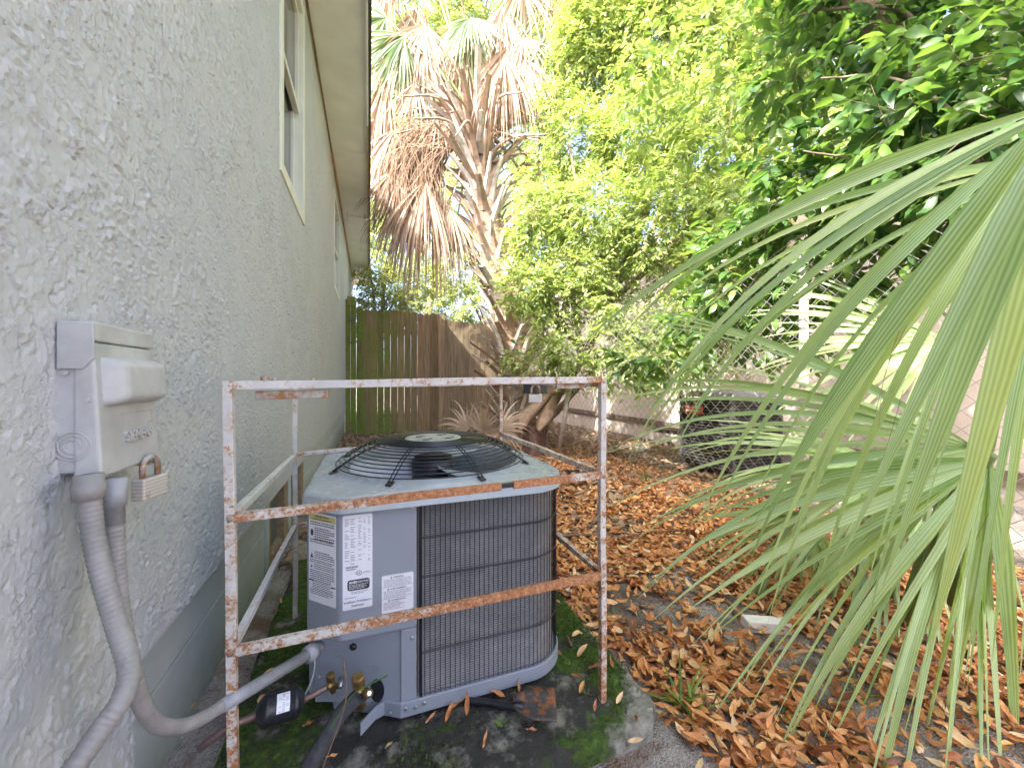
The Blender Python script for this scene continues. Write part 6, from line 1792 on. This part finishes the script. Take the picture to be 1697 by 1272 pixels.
# fallen dead fronds at the foot of the fence
for k, (px, py, dv, lab) in enumerate(((775, 712, (-0.5, 0.5, -0.1), 'fallen dead palm frond splayed left, resting behind the fan guard'), (800, 716, (0.3, 0.7, -0.1), 'fallen dead palm frond pointing up, right of the splayed one'), (830, 712, (0.8, 0.15, -0.2), 'fallen dead palm frond spread towards the stump'))):
    hub = W(px, py, 5.0); root = empty('fallen_frond', hub, lab, 'palm frond', 'fallen palm fronds'); r_ = random.Random(k)
    main = cam_dir(*dv).normalized(); nn = cam_dir(0, 0.3, -1); nn = (nn - main * nn.dot(main)).normalized(); s_ = nn.cross(main)
    for i in range(16):
        a = R(lerp(-75, 75, i / 15)); d = main * math.cos(a) + s_ * math.sin(a)
        seg_obj('leaf_segment', segment(None, hub, d, s_ * math.cos(a) - main * math.sin(a), nn, r_.uniform(.3, .5), .04, r_.uniform(1.5, 4), 0, ns=7, curl=r_.uniform(-1, 1)), M['palm_dead'], root, r_.random())

# weeds
def weed(px, py, n, L, w, lab, seed, zz=-0.04, wide=1.0, cat='weed', mat='grass', name='weed'):
    r_ = random.Random(seed); c = G(px, py, zz); c.z = float(ground_z(c.x, c.y)) if c.x > .84 or c.y < .93 else 0.0
    root = empty(name, c, lab, cat, 'weeds')
    for i in range(n):
        a = r_.uniform(0, 6.28); d = Vector((math.cos(a) * wide, math.sin(a) * wide, r_.uniform(0.5, 1.4))).normalized(); sd = Vector((-math.sin(a), math.cos(a), 0))
        LL = L * r_.uniform(.5, 1.1)
        seg_obj('blade', segment(None, c + Vector((r_.uniform(-.01, .01), r_.uniform(-.01, .01), 0)), d, sd, d.orthogonal(), LL, w * r_.uniform(.7, 1.2), r_.uniform(3, 9) * .5 / max(L, .1) * .35, 0, ns=7, curl=r_.uniform(-.3, .3)), M[mat], root, r_.random())
weed(1130, 1165, 13, .19, .013, 'bright green grass tuft with arching blades in the leaves beside the slab corner', 1)
weed(1150, 1185, 8, .15, .011, 'second green grass tuft at the bottom, right of the first', 2)
weed(1020, 1020, 6, .07, .007, 'small pale green weed on the gravel just right of the cage post', 3)
weed(965, 975, 6, .08, .008, 'green weed between the slab edge and the cage post', 4)
weed(1070, 790, 7, .30, .010, 'tall thin green weed growing behind the cage at the chain-link fence', 5)
weed(830, 1200, 8, .03, .006, 'tiny leafy weed in the dirt below the spade handle', 6, 0.0)
weed(975, 1150, 7, .03, .006, 'tiny sprout on the moss left of the cage post foot', 7, 0.0)
weed(942, 1100, 8, .025, .006, 'tiny fern-like sprout on the moss near the upright leaf', 8, 0.0)
weed(1420, 1150, 7, .16, .008, 'sparse thin grass in the leaves at the lower middle right', 9)
weed(1290, 1180, 6, .12, .006, 'wispy dark green grass in the leaves at the bottom', 10)
# two pale grass stalks in front of the valves
for k, (pp, lab) in enumerate((([W(528, 1290, 0.80), W(572, 1165, 0.92), W(570, 1100, 0.95), W(569, 1090, 0.95)], 'upright pale grass stalk in front of the condenser valves'), ([W(545, 1210, 0.88), W(580, 1155, 0.95), W(610, 1135, 0.99), W(643, 1118, 1.02)], 'slanting pale grass stalk in front of the brass valve'))):
    q = MB(); P = smooth_path(pp, 8); q.tube(P, [0.0013 if i < len(P) * .5 else 0.0013 + 0.0012 * (i % 2) for i in range(len(P))], 5)
    tag(q.build('grass_stalk', M['straw'] if k == 0 else M['grass'], smooth=True), lab, 'grass', 'grass stalks')
# roots and dry stems beside the vent
for k in range(14):
    a = G(466 + rnd.uniform(-8, 12), 930 + rnd.uniform(-20, 40), 0.0)
    q = MB(); q.tube(smooth_path([a, a + Vector((rnd.uniform(-.05, .05), rnd.uniform(-.06, .06), rnd.uniform(.02, .07))), a + Vector((rnd.uniform(-.1, .1), rnd.uniform(-.12, .12), .005))], 4), .0025, 4)
    tag(q.build('dry_stem', M['straw']), 'thin dry stem tangled on the slab beside the left rear cage post', 'stem', 'dry stems by the vent')
